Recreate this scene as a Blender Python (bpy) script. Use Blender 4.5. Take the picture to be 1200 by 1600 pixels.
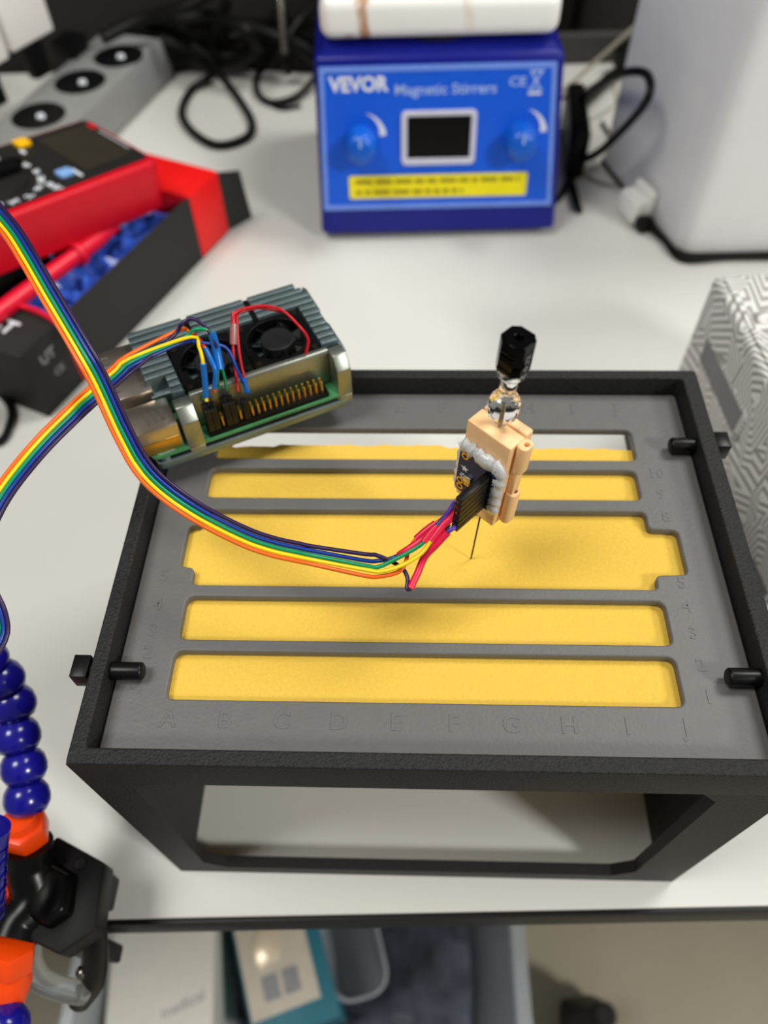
import bpy, bmesh, math, random
from mathutils import Vector, Matrix, Euler

random.seed(7)
for o in list(bpy.data.objects):
    bpy.data.objects.remove(o)
scene = bpy.context.scene
COL = scene.collection
MM = 0.001
TZ = 0.74            # height of the table top above the floor, metres
# All lengths below are millimetres; x right, y away from the viewer, z up from the table top.

# ------------------------------------------------------------------ camera
CAM = Vector((-10.26, -78.45, 410.6))
CAMROT = (0.629010715, 0.0186720804, 0.0237467063)
FPX = 1207.2
cd = bpy.data.cameras.new('camera')
cam = bpy.data.objects.new('camera', cd)
COL.objects.link(cam)
cam.location = (CAM.x * MM, CAM.y * MM, CAM.z * MM + TZ)
cam.rotation_euler = CAMROT
cd.sensor_fit = 'VERTICAL'
cd.sensor_height = 36.0
cd.lens = FPX / 1600 * 36.0
cd.clip_start = 0.01
cd.clip_end = 50
cd.dof.use_dof = True
cd.dof.focus_distance = 0.268
cd.dof.aperture_fstop = 6.6
scene.camera = cam

# ------------------------------------------------------------------ world and lights
world = bpy.data.worlds.new('room_light')
scene.world = world
world.use_nodes = True
wn = world.node_tree.nodes
wn['Background'].inputs[0].default_value = (1.0, 0.99, 0.955, 1)
wn['Background'].inputs[1].default_value = 0.19


def area(name, loc, size, size_y, power, target, color=(1, 0.985, 0.94)):
    ld = bpy.data.lights.new(name, 'AREA')
    ld.shape = 'RECTANGLE'
    ld.size, ld.size_y = size, size_y
    ld.energy = power
    ld.color = color
    lo = bpy.data.objects.new(name, ld)
    COL.objects.link(lo)
    lo.location = (loc[0], loc[1], loc[2] + TZ)
    lo.rotation_euler = (Vector(target) - Vector(loc)).to_track_quat('-Z', 'Y').to_euler()
    return lo


# three ceiling panels of the laboratory, seen from the table
area('ceiling_panel_light', (-0.80, -0.10, 1.95), 0.6, 0.6, 25, (0, 0.1, 0.1))
area('ceiling_panel_light', (2.0, -1.3, 1.75), 0.45, 0.45, 52, (0, 0.1, 0.1))
area('ceiling_panel_light', (0.95, 0.80, 1.85), 0.6, 0.6, 27, (0, 0.4, 0.1))

scene.view_settings.view_transform = 'Standard'
scene.view_settings.look = 'None'
scene.view_settings.gamma = 1.0
scene.view_settings.use_curve_mapping = False
scene.view_settings.exposure = -0.22

# ------------------------------------------------------------------ helpers: colour and materials


def lin(c):
    out = []
    for v in c:
        v /= 255.0
        out.append(v / 12.92 if v <= 0.04045 else ((v + 0.055) / 1.055) ** 2.4)
    return (*out, 1.0)


MATS = {}


def mat(name, rgb, rough=0.5, metal=0.0, var=0.06, nscale=60.0, bump=0.0, bscale=400.0, trans=0.0,
        ior=1.45, coat=0.0, sss=0.0, alpha=1.0, spec=0.5, detail=4.0, sheen=0.0):
    m = bpy.data.materials.new(name)
    m.use_nodes = True
    nt = m.node_tree
    b = nt.nodes['Principled BSDF']
    tc = nt.nodes.new('ShaderNodeTexCoord')
    nz = nt.nodes.new('ShaderNodeTexNoise')
    nz.inputs['Scale'].default_value = nscale
    nz.inputs['Detail'].default_value = detail
    nt.links.new(tc.outputs['Object'], nz.inputs['Vector'])
    mr = nt.nodes.new('ShaderNodeMapRange')
    mr.inputs['From Min'].default_value = 0.25
    mr.inputs['From Max'].default_value = 0.75
    mr.inputs['To Min'].default_value = 1 - var
    mr.inputs['To Max'].default_value = 1 + var
    nt.links.new(nz.outputs['Fac'], mr.inputs['Value'])
    mx = nt.nodes.new('ShaderNodeVectorMath')
    mx.operation = 'SCALE'
    mx.inputs[0].default_value = lin(rgb)[:3]
    nt.links.new(mr.outputs['Result'], mx.inputs['Scale'])
    nt.links.new(mx.outputs['Vector'], b.inputs['Base Color'])
    b.inputs['Roughness'].default_value = rough
    b.inputs['Metallic'].default_value = metal
    b.inputs['IOR'].default_value = ior
    b.inputs['Transmission Weight'].default_value = trans
    b.inputs['Coat Weight'].default_value = coat
    b.inputs['Alpha'].default_value = alpha
    b.inputs['Specular IOR Level'].default_value = spec
    if sss:
        b.inputs['Subsurface Weight'].default_value = sss
        b.inputs['Subsurface Radius'].default_value = (0.004, 0.002, 0.001)
        b.inputs['Subsurface Scale'].default_value = 0.6
    if bump:
        n2 = nt.nodes.new('ShaderNodeTexNoise')
        n2.inputs['Scale'].default_value = bscale
        n2.inputs['Detail'].default_value = 3.0
        nt.links.new(tc.outputs['Object'], n2.inputs['Vector'])
        bp = nt.nodes.new('ShaderNodeBump')
        bp.inputs['Strength'].default_value = min(1.0, bump)
        bp.inputs['Distance'].default_value = 0.0006
        nt.links.new(n2.outputs['Fac'], bp.inputs['Height'])
        nt.links.new(bp.outputs['Normal'], b.inputs['Normal'])
    MATS[name] = m
    return m


def tex_nodes(m):
    nt = m.node_tree
    return nt, nt.nodes['Principled BSDF'], [n for n in nt.nodes if n.type == 'TEX_COORD'][0]


# ------------------------------------------------------------------ helpers: pixel rays of the photograph
_R = Euler(CAMROT, 'XYZ').to_matrix()


def ray(px, py):
    return _R @ Vector(((px - 600) / FPX, (800 - py) / FPX, -1.0))


def at(px, py, z):
    """the point of height z (mm above the table) seen at a place in the photograph"""
    d = ray(px, py)
    return CAM + d * ((z - CAM.z) / d.z)


# ------------------------------------------------------------------ helpers: meshes
class MB:
    def __init__(self):
        self.v, self.f = [], []

    def add(self, vs, fs, M=None):
        o = len(self.v)
        for p in vs:
            p = Vector(p)
            self.v.append(M @ p if M is not None else p)
        for q in fs:
            self.f.append([i + o for i in q])
        return self

    def box(self, x0, x1, y0, y1, z0, z1, M=None):
        vs = [(x0, y0, z0), (x1, y0, z0), (x1, y1, z0), (x0, y1, z0), (x0, y0, z1), (x1, y0, z1), (x1, y1, z1), (x0, y1, z1)]
        return self.add(vs, [(3, 2, 1, 0), (4, 5, 6, 7), (0, 1, 5, 4), (1, 2, 6, 5), (2, 3, 7, 6), (3, 0, 4, 7)], M)

    def hexa(self, b, t, M=None):
        """solid between two polygons of equal length (lists of 3D points)"""
        n = len(b)
        fs = [tuple(range(n - 1, -1, -1)), tuple(range(n, 2 * n))]
        fs += [(i, (i + 1) % n, n + (i + 1) % n, n + i) for i in range(n)]
        return self.add(list(b) + list(t), fs, M)

    def prism(self, poly, z0, z1, M=None):
        return self.hexa([(x, y, z0) for x, y in poly], [(x, y, z1) for x, y in poly], M)

    def lathe(self, prof, n=24, M=None, cap=True):
        vs, fs = [], []
        k = len(prof)
        for i in range(n):
            a = 2 * math.pi * i / n
            for r, z in prof:
                vs.append((r * math.cos(a), r * math.sin(a), z))
        for i in range(n):
            j = (i + 1) % n
            for q in range(k - 1):
                fs.append((i * k + q, j * k + q, j * k + q + 1, i * k + q + 1))
        if cap:
            if prof[0][0] > 1e-6:
                fs.append(tuple(i * k for i in range(n - 1, -1, -1)))
            if prof[-1][0] > 1e-6:
                fs.append(tuple(i * k + k - 1 for i in range(n)))
        return self.add(vs, fs, M)

    def tube(self, pts, r, n=10, M=None):
        pts = [Vector(p) for p in pts]
        m = len(pts)
        rr = r if isinstance(r, (list, tuple)) else [r] * m
        T = [(pts[min(i + 1, m - 1)] - pts[max(i - 1, 0)]).normalized() for i in range(m)]
        up = Vector((0, 0, 1)) if abs(T[0].z) < 0.9 else Vector((1, 0, 0))
        N = (up - T[0] * up.dot(T[0])).normalized()
        vs, fs = [], []
        for i in range(m):
            N = (N - T[i] * N.dot(T[i]))
            N = N.normalized() if N.length > 1e-6 else T[i].orthogonal().normalized()
            B = T[i].cross(N)
            for k in range(n):
                a = 2 * math.pi * k / n
                vs.append(pts[i] + (N * math.cos(a) + B * math.sin(a)) * rr[i])
        for i in range(m - 1):
            for k in range(n):
                j = (k + 1) % n
                fs.append((i * n + k, i * n + j, (i + 1) * n + j, (i + 1) * n + k))
        fs.append(tuple(range(n - 1, -1, -1)))
        fs.append(tuple((m - 1) * n + k for k in range(n)))
        return self.add(vs, fs, M)

    def mesh(self, name, bevel=0, seg=2, angle=35, Minv=None, clean=True):
        me = bpy.data.meshes.new(name)
        vs = [(Minv @ p if Minv is not None else p) * MM for p in self.v]
        me.from_pydata(vs, [], self.f)
        bm = bmesh.new()
        bm.from_mesh(me)
        if clean:
            bmesh.ops.remove_doubles(bm, verts=bm.verts, dist=1e-7)
        bmesh.ops.recalc_face_normals(bm, faces=bm.faces)
        if bevel:
            es = [e for e in bm.edges if len(e.link_faces) == 2 and e.calc_face_angle(0) > math.radians(28)]
            bmesh.ops.bevel(bm, geom=es, offset=bevel * MM, segments=seg, affect='EDGES', clamp_overlap=True, profile=0.5)
        bm.to_mesh(me)
        bm.free()
        me.polygons.foreach_set('use_smooth', [True] * len(me.polygons))
        me.set_sharp_from_angle(angle=math.radians(angle))
        return me

    def build(self, name, m, parent=None, bevel=0, seg=2, world=False, angle=35, label=None, kind=None, clean=True):
        Minv = INV[parent.as_pointer()] if (world and parent is not None) else None
        me = self.mesh(name, bevel, seg, angle, Minv, clean)
        return link(name, me, m, parent, label, kind)


INV = {}


def link(name, me, m, parent=None, label=None, kind=None):
    o = bpy.data.objects.new(name, me)
    COL.objects.link(o)
    if m is not None:
        me.materials.clear()
        me.materials.append(m if not isinstance(m, str) else MATS[m])
    if parent is not None:
        o.parent = parent
    if label:
        o['label'] = label
    if kind:
        o['kind'] = kind
    return o


def rotm(rz=0, rx=0, ry=0):
    return Euler((rx, ry, rz), 'XYZ').to_matrix().to_4x4()


def thing(name, label, cat, loc=(0, 0, 0), R=None, group=None):
    """an empty at the base of a thing; loc in mm, R a rotation matrix"""
    o = bpy.data.objects.new(name, None)
    o.empty_display_size = 0.01
    COL.objects.link(o)
    M = Matrix.Translation(Vector(loc)) @ (R if R is not None else Matrix.Identity(4))
    W = Matrix.Translation((loc[0] * MM, loc[1] * MM, loc[2] * MM + TZ)) @ (R if R is not None else Matrix.Identity(4))
    o.matrix_world = W
    INV[o.as_pointer()] = M.inverted()
    if label:
        o['label'] = label
    if cat:
        o['category'] = cat
    if group:
        o['group'] = group
    return o


def solo(name, label, cat, mb, m, loc=(0, 0, 0), R=None, group=None, bevel=0, seg=2, world=False, angle=35, kind=None):
    """a thing that is one mesh"""
    M = Matrix.Translation(Vector(loc)) @ (R if R is not None else Matrix.Identity(4))
    me = mb.mesh(name, bevel, seg, angle, M.inverted() if world else None)
    o = link(name, me, m)
    o.matrix_world = Matrix.Translation((loc[0] * MM, loc[1] * MM, loc[2] * MM + TZ)) @ (R if R is not None else Matrix.Identity(4))
    if label:
        o['label'] = label
    if cat:
        o['category'] = cat
    if group:
        o['group'] = group
    if kind:
        o['kind'] = kind
    return o


def rrect(x0, x1, y0, y1, r, n=4):
    pts = []
    for cx, cy, a0 in ((x1 - r, y0 + r, -90), (x1 - r, y1 - r, 0), (x0 + r, y1 - r, 90), (x0 + r, y0 + r, 180)):
        for i in range(n + 1):
            a = math.radians(a0 + 90 * i / n)
            pts.append((cx + r * math.cos(a), cy + r * math.sin(a)))
    return pts


def rpoly(pts, r, n=4):
    """round the corners of a 2D polygon"""
    out = []
    m = len(pts)
    for i in range(m):
        p, a, b = Vector(pts[i]), Vector(pts[i - 1]), Vector(pts[(i + 1) % m])
        d1, d2 = (a - p), (b - p)
        rr = min(r, d1.length * 0.45, d2.length * 0.45)
        s, e = p + d1.normalized() * rr, p + d2.normalized() * rr
        for k in range(n + 1):
            t = k / n
            q = s * (1 - t) ** 2 + p * 2 * t * (1 - t) + e * t * t
            out.append((q.x, q.y))
    return out


def curve_mesh(name, loops, thick, bevel=0.0, M=None):
    """flat plate with holes: first loop outer, the others holes; centred on z = 0"""
    cu = bpy.data.curves.new('tmp', 'CURVE')
    cu.dimensions = '2D'
    cu.fill_mode = 'BOTH'
    for lp in loops:
        sp = cu.splines.new('POLY')
        sp.points.add(len(lp) - 1)
        for p, q in zip(sp.points, lp):
            p.co = (q[0] * MM, q[1] * MM, 0, 1)
        sp.use_cyclic_u = True
    cu.extrude = (thick / 2 - bevel) * MM
    cu.bevel_depth = bevel * MM
    cu.bevel_resolution = 2
    if bevel:
        cu.offset = -bevel * MM
    ob = bpy.data.objects.new('tmp', cu)
    COL.objects.link(ob)
    dg = bpy.context.evaluated_depsgraph_get()
    me = bpy.data.meshes.new_from_object(ob.evaluated_get(dg))
    me.name = name
    bpy.data.objects.remove(ob)
    bpy.data.curves.remove(cu)
    if M is not None:
        T = M.copy()
        T.translation = T.translation * MM
        me.transform(T)
    me.polygons.foreach_set('use_smooth', [True] * len(me.polygons))
    me.set_sharp_from_angle(angle=math.radians(35))
    return me


def text_mesh(s, size, M, extrude=0.15, bold=0.0, width=None, align='CENTER', shear=0.0):
    cu = bpy.data.curves.new('tmp', 'FONT')
    cu.body = s
    cu.size = size * MM
    cu.extrude = extrude * MM
    cu.offset = bold * MM
    cu.align_x = align
    cu.align_y = 'CENTER'
    cu.shear = shear
    cu.resolution_u = 3
    ob = bpy.data.objects.new('tmp', cu)
    COL.objects.link(ob)
    dg = bpy.context.evaluated_depsgraph_get()
    me = bpy.data.meshes.new_from_object(ob.evaluated_get(dg))
    bpy.data.objects.remove(ob)
    bpy.data.curves.remove(cu)
    if width:
        xs = [v.co.x for v in me.vertices]
        k = width * MM / max(1e-9, max(xs) - min(xs))
        me.transform(Matrix.Diagonal((k, 1, 1, 1)))
    T = M.copy()
    T.translation = T.translation * MM
    me.transform(T)
    return me


def spline(pts, step=2.0):
    """Catmull-Rom through 3D points"""
    P = [Vector(p) for p in pts]
    P = [P[0] * 2 - P[1]] + P + [P[-1] * 2 - P[-2]]
    out = []
    for i in range(1, len(P) - 2):
        a, b, c, d = P[i - 1], P[i], P[i + 1], P[i + 2]
        n = max(3, int((c - b).length / step))
        for k in range(n):
            t = k / n
            out.append(0.5 * ((2 * b) + (c - a) * t + (2 * a - 5 * b + 4 * c - d) * t * t + (3 * b - a - 3 * c + d) * t ** 3))
    out.append(P[-2])
    return out


def pxs(l):
    return [at(*q) for q in l]


# ------------------------------------------------------------------ materials
mat('table_laminate', (214, 213, 206), 0.42, var=0.02, nscale=14, bump=0.05, bscale=900)
mat('edge_band', (20, 19, 18), 0.45, spec=0.3)
mat('metal_leg', (90, 92, 94), 0.4, metal=0.8)
mat('floor_vinyl', (176, 168, 146), 0.45, var=0.05, nscale=8)
mat('dark_panel', (34, 32, 29), 0.7, var=0.08, nscale=6)
mat('ledge_grey', (66, 65, 61), 0.6)
mat('frame_black', (33, 33, 34), 0.5, var=0.35, nscale=900, bump=0.9, bscale=1100, detail=2, spec=0.3)
mat('pin_black', (12, 12, 13), 0.35, spec=0.3)
mat('tray_grey', (99, 98, 96), 0.5, var=0.04, nscale=180, bump=0.25, bscale=700)
mat('foam_yellow', (226, 187, 78), 0.85, var=0.05, nscale=700, bump=0.55, bscale=1200, spec=0.15)
mat('case_metal', (134, 152, 156), 0.42, metal=0.85, var=0.1, nscale=900, bump=0.12, bscale=1500)
mat('case_edge', (160, 166, 156), 0.4, metal=0.95, var=0.06, nscale=900)
mat('fan_black', (6, 6, 7), 0.45, spec=0.2)
mat('hub_black', (26, 26, 28), 0.5, spec=0.3)
mat('pcb_green', (70, 140, 90), 0.35, var=0.15, nscale=500)
mat('pcb_blue', (12, 38, 84), 0.35, var=0.2, nscale=500, spec=0.25)
mat('port_metal', (190, 180, 166), 0.28, metal=0.95, var=0.05)
mat('socket_black', (8, 8, 9), 0.5, spec=0.2)
mat('gold', (206, 160, 74), 0.3, metal=0.95)
mat('dupont_black', (16, 14, 12), 0.38, var=0.1, spec=0.35)
mat('shrink_red', (232, 30, 70), 0.35)
mat('shrink_blue', (16, 104, 190), 0.3)
mat('shrink_clear', (240, 190, 185), 0.2, trans=0.75)
mat('wire_orange', (240, 104, 26), 0.32)
mat('wire_yellow', (243, 212, 20), 0.32)
mat('wire_green', (0, 140, 90), 0.32)
mat('wire_blue', (8, 52, 140), 0.32)
mat('wire_purple', (44, 24, 70), 0.32)
mat('wire_violet', (98, 60, 170), 0.32)
mat('wire_red', (190, 16, 34), 0.32)
mat('wire_dark', (22, 18, 26), 0.35)
mat('resin_peach', (248, 202, 148), 0.38, var=0.03, sss=0.25)
mat('glue', (238, 240, 240), 0.18, trans=0.28, var=0.05, nscale=300, bump=0.8, bscale=420)
mat('clear_plastic', (254, 254, 253), 0.03, trans=1.0, ior=1.3, var=0.0)
mat('cap_black', (4, 4, 5), 0.1, spec=0.12)
mat('steel', (150, 146, 138), 0.25, metal=1.0)
mat('dark_steel', (70, 62, 48), 0.35, metal=0.9)
mat('white_print', (226, 230, 236), 0.5)
mat('grey_print', (150, 150, 152), 0.5)
mat('stir_body', (16, 24, 128), 0.34, spec=0.35, var=0.05)
mat('stir_panel', (6, 90, 220), 0.42, var=0.03)
mat('stir_border', (112, 148, 232), 0.45)
mat('stir_text', (168, 192, 240), 0.5)
mat('knob_blue', (10, 92, 200), 0.3)
mat('screen_black', (6, 6, 6), 0.3, spec=0.3)
mat('bezel_white', (206, 206, 222), 0.4)
mat('label_yellow', (244, 228, 6), 0.5)
mat('label_ink', (150, 136, 12), 0.6)
mat('rubber', (20, 20, 20), 0.7)
mat('white_plastic', (236, 234, 228), 0.4, var=0.02)
mat('device_white', (230, 231, 232), 0.4, var=0.02)
mat('meter_red', (206, 8, 32), 0.42, spec=0.35, var=0.05)
mat('meter_black', (34, 33, 31), 0.5, spec=0.25)
mat('meter_lcd', (50, 46, 37), 0.35, spec=0.3)
mat('button_yellow', (250, 190, 10), 0.4)
mat('button_blue', (130, 174, 230), 0.4)
mat('card_black', (42, 42, 40), 0.6, spec=0.25, var=0.06)
mat('card_red', (226, 14, 14), 0.45)
mat('card_kraft', (92, 70, 46), 0.8)
mat('bag_blue', (62, 100, 208), 0.25, var=0.5, nscale=45, bump=0.6, bscale=60)
mat('probe_red', (226, 16, 50), 0.35)
mat('strip_grey', (136, 137, 135), 0.5, var=0.04)
mat('cable_black', (9, 9, 9), 0.45, spec=0.25)
mat('cord_beige', (176, 168, 152), 0.5)
mat('hose_blue', (22, 20, 132), 0.22, var=0.05, coat=0.2)
mat('hose_orange', (255, 76, 8), 0.3, var=0.04)
mat('valve_black', (9, 9, 10), 0.28, spec=0.3)
mat('bracket_black', (20, 20, 21), 0.45, spec=0.3)
mat('tube_clear', (210, 214, 214), 0.1, trans=0.85)
mat('tote_plastic', (214, 220, 226), 0.25, trans=0.55, var=0.03)
mat('carton_white', (222, 218, 208), 0.55, var=0.03)
mat('paper_cream', (206, 196, 180), 0.6)
mat('teal', (44, 116, 134), 0.4)
mat('bag_grey', (120, 126, 140), 0.25, var=0.6, nscale=22, bump=0.8, bscale=40)
mat('foil', (250, 232, 205), 0.25, metal=0.3, var=0.1)
mat('castor_black', (14, 14, 14), 0.5)
mat('print_side', (120, 118, 120), 0.6)


def rust_plate():
    m = mat('plate_white', (244, 243, 238), 0.35, var=0.015)
    nt, b, tc = tex_nodes(m)
    src = b.inputs['Base Color'].links[0].from_socket
    sep = nt.nodes.new('ShaderNodeSeparateXYZ')
    nz = nt.nodes.new('ShaderNodeTexNoise')
    nz.inputs['Scale'].default_value = 120
    mp = nt.nodes.new('ShaderNodeMapping')
    mp.inputs['Scale'].default_value = (1, 1, 0.35)
    nt.links.new(tc.outputs['Object'], mp.inputs['Vector'])
    nt.links.new(mp.outputs['Vector'], nz.inputs['Vector'])
    nt.links.new(tc.outputs['Object'], sep.inputs['Vector'])

    def math_(op, a, bv=None, c=None):
        n = nt.nodes.new('ShaderNodeMath')
        n.operation = op
        for i, v in enumerate((a, bv, c)):
            if v is None:
                continue
            if isinstance(v, (int, float)):
                n.inputs[i].default_value = v
            else:
                nt.links.new(v, n.inputs[i])
        return n.outputs[0]

    def blob(x0, wx, thr):
        d = math_('ABSOLUTE', math_('SUBTRACT', sep.outputs['X'], x0))
        d = math_('DIVIDE', d, wx)
        s = math_('SUBTRACT', math_('MULTIPLY', nz.outputs['Fac'], 2.0), d)
        r = nt.nodes.new('ShaderNodeMapRange')
        r.inputs['From Min'].default_value = thr
        r.inputs['From Max'].default_value = thr + 0.45
        nt.links.new(s, r.inputs['Value'])
        return r.outputs['Result']
    f1 = blob(-0.059, 0.0065, 0.15)
    f2 = blob(-0.071, 0.008, 0.45)
    low = nt.nodes.new('ShaderNodeMapRange')
    low.inputs['From Min'].default_value = 0.157
    low.inputs['From Max'].default_value = 0.153
    nt.links.new(sep.outputs['Z'], low.inputs['Value'])
    f2 = math_('MULTIPLY', f2, low.outputs['Result'])
    f3 = math_('MULTIPLY', blob(0.015, 0.016, 0.75), 0.35)
    tot = math_('MINIMUM', math_('ADD', math_('ADD', f1, f2), f3), 1.0)
    mix = nt.nodes.new('ShaderNodeMix')
    mix.data_type = 'RGBA'
    mix.inputs[7].default_value = lin((176, 116, 44))
    nt.links.new(src, mix.inputs[6])
    nt.links.new(math_('MULTIPLY', tot, 0.85), mix.inputs[0])
    nt.links.new(mix.outputs[2], b.inputs['Base Color'])


def contour_print():
    """white print covered with fine stepped contour grooves"""
    m = mat('contour_white', (226, 224, 220), 0.55, var=0.02)
    nt, b, tc = tex_nodes(m)
    vo = nt.nodes.new('ShaderNodeTexVoronoi')
    vo.distance = 'MANHATTAN'
    vo.feature = 'F1'
    vo.inputs['Scale'].default_value = 24
    vo.inputs['Randomness'].default_value = 1.0
    mp = nt.nodes.new('ShaderNodeMapping')
    mp.inputs['Rotation'].default_value = (math.radians(28), math.radians(12), math.radians(30))
    nt.links.new(tc.outputs['Object'], mp.inputs['Vector'])
    nt.links.new(mp.outputs['Vector'], vo.inputs['Vector'])
    s = nt.nodes.new('ShaderNodeMath')
    s.operation = 'MULTIPLY'
    s.inputs[1].default_value = 47.0
    nt.links.new(vo.outputs['Distance'], s.inputs[0])
    sn = nt.nodes.new('ShaderNodeMath')
    sn.operation = 'SINE'
    nt.links.new(s.outputs[0], sn.inputs[0])
    r = nt.nodes.new('ShaderNodeMapRange')
    r.inputs['From Min'].default_value = -0.9
    r.inputs['From Max'].default_value = 0.3
    nt.links.new(sn.outputs[0], r.inputs['Value'])
    mix = nt.nodes.new('ShaderNodeMix')
    mix.data_type = 'RGBA'
    mix.inputs[6].default_value = lin((150, 147, 143))
    mix.inputs[7].default_value = lin((226, 224, 220))
    nt.links.new(r.outputs['Result'], mix.inputs[0])
    nt.links.new(mix.outputs[2], b.inputs['Base Color'])
    bp = nt.nodes.new('ShaderNodeBump')
    bp.inputs['Strength'].default_value = 0.8
    bp.inputs['Distance'].default_value = 0.0008
    nt.links.new(r.outputs['Result'], bp.inputs['Height'])
    nt.links.new(bp.outputs['Normal'], b.inputs['Normal'])


rust_plate()
contour_print()

# ================================================================== SETTING
TA = math.radians(2.25)                 # the table runs 2.25 degrees off the box
TR = rotm(TA)
FZ = -740.0
flo = solo('floor', 'beige vinyl floor below the table', None, MB().box(-2500, 2500, -2000, 2200, FZ - 30, FZ), 'floor_vinyl', kind='structure')
wl = solo('wall_back', 'dark panel behind the table', None, MB().box(-1700, 1700, 0, 30, FZ, 900), 'dark_panel', (0, 905, 0), TR, kind='structure')
for i, x in enumerate((-260, 148, 176)):
    MB().box(x, x + 9, -6, 0, -60, 500).build('panel_seam', 'cable_black', wl)

tb = thing('laboratory_table', 'white laminate laboratory table with a black front edge', 'table', (0, -16, 0), TR)
MB().box(-1000, 1000, 0, 868, -26, 0).build('table_top', 'table_laminate', tb, bevel=1)
MB().box(-1000, 1000, -2.6, -0.05, -26, -0.6).build('edge_band', 'edge_band', tb, bevel=0.6)
for x in (-960, 920):
    for y in (40, 790):
        MB().box(x, x + 40, y, y + 40, FZ + 0.5, -26).build('leg', 'metal_leg', tb, bevel=2)
solo('cable_duct', 'grey cable duct along the back edge of the white table', 'duct',
     MB().box(70, 900, 0, 12, 0.3, 30), 'ledge_grey', (0, 838, 0), TR, bevel=2)

# ================================================================== BLACK FRAME, GREY TRAY, FOAM
W2, D, H = 120.0, 182.5, 163.0
WF, WL, WB, WR = 5.6, 5.4, 5.4, 7.0
ZT = 153.0                                # top of the grey tray
fr = thing('box_frame', 'open black 3D printed box frame holding the grey lettered tray', 'box frame', (0, 0, 0))
me = curve_mesh('rim', [rrect(-W2, W2, 0, D, 1.6), rrect(-W2 + WL, W2 - WR, WF, D - WB, 1.5)[::-1]], 21, 0.7,
                Matrix.Translation((0, 0, H - 10.5)))
link('rim', me, 'frame_black', fr)
zb = H - 20.5
zo = H - 1.0
MX = Matrix(((1, 0, 0, 0), (0, 0, 1, 0), (0, 1, 0, 0), (0, 0, 0, 1)))   # (x, z) drawing in the plane y = const
for nm, y0, wl_, wr_ in (('front_panel', 0.05, 104.5, 97.5), ('back_panel', D - 5.35, 113.9, 112.9)):
    poly = [(-W2 + 0.05, 0), (W2 - 0.05, 0), (W2 - 0.05, zo), (W2 - 6.9, zo), (W2 - 6.9, zb), (wr_ - 7, zb), (wr_, zb - 9), (wr_, 20), (wr_ - 9, 11), (-wl_ + 9, 11),
            (-wl_, 20), (-wl_, zb - 7), (-wl_ + 6, zb), (-W2 + 5.3, zb), (-W2 + 5.3, zo), (-W2 + 0.05, zo)]
    MB().prism(poly, y0, y0 + 5.3, MX).build(nm, 'frame_black', fr)
MB().box(-W2 + 0.05, -W2 + 5.3, 5, D - 5, 0, zo).build('side_wall', 'frame_black', fr)
MB().box(W2 - 6.9, W2 - 0.05, 5, D - 5, 0, zo).build('side_wall', 'frame_black', fr)
for s in (-1, 1):
    MB().box(min(s * 114, s * 96), max(s * 114, s * 96), 6, D - 6, 124, 130).build('inner_ledge', 'frame_black', fr)


def pin(x_head, x_tip, y):
    p = MB()
    s = 1 if x_tip > x_head else -1
    z = ZT + 4.2
    A = Matrix.Translation((x_head, y, z)) @ Matrix.Rotation(s * math.pi / 2, 4, 'Y')
    L = abs(x_tip - x_head)
    p.lathe([(0, 6), (3.25, 6), (3.25, L - 0.8), (2.5, L), (0, L)], 20, A)
    p.box(-4.2, 4.2, -4.2, 4.2, 0, 6, A)
    return p.build('locking_pin', 'pin_black', fr, bevel=0.35, label='black plastic locking pin')


pin(-127.5, -103, 35.0)
pin(127.5, 101.5, 36.0)
pin(126.5, 102.2, 142.5)


def tr(x, y):
    """plan positions measured at z 157 moved to the tray top"""
    k = (410.6 - ZT) / (410.6 - 157.0)
    return (-10.26 + (x + 10.26) * k, -78.45 + (y + 78.45) * k)


def trl(l):
    return [tr(*p) for p in l]


outer = rrect(-W2 + WL + 0.5, W2 - WR - 0.5, WF + 0.4, D - WB - 0.4, 2)
s1 = rpoly(trl([(-93, 134), (87, 134), (87, 151.5), (-93, 151.5)]), 3.2)
s2 = rpoly(trl([(-93.5, 113), (85.5, 113), (85.5, 128.6), (-93.5, 128.6)]), 3.2)
s3 = rpoly(trl([(-92.2, 71), (84.6, 71), (84.6, 77.3), (97, 77.8), (97, 98.3), (85.8, 98.6), (85.8, 107.2), (-92.8, 106.8),
                (-92.8, 98.6), (-98, 98.6), (-98, 79.2), (-92.2, 78.6)]), 2.4)
s4 = rpoly(trl([(-93, 48), (85.7, 48), (85.7, 66), (-93, 66)]), 3.2)
s5 = rpoly(trl([(-93.5, 25), (85.2, 25), (85.2, 43.4), (-93.5, 43.4)]), 3.2)
ty = thing('lettered_tray', 'grey slotted tray plate with raised letters along its edges', 'tray', (0, 0, ZT))
me = curve_mesh('tray_plate', [outer] + [s[::-1] for s in (s1, s2, s3, s4, s5)], 4.0, 0.7, Matrix.Translation((0, 0, -2.0)))
link('tray_plate', me, 'tray_grey', ty)
LZ = -0.02
for i, ch in enumerate('ABCDEFGHIJ'):
    x, y = tr(-91 + 19.45 * i, 17.6)
    link('letter', text_mesh(ch, 8.6, Matrix.Translation((x, y, LZ)), 0.22, 0.12), 'tray_grey', ty)
    x, y = tr(-91 + 19.3 * i, 163.9)
    if i > 3:
        link('letter', text_mesh(ch, 8.6, Matrix.Translation((x, y, LZ)), 0.22, 0.12), 'tray_grey', ty)
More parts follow.
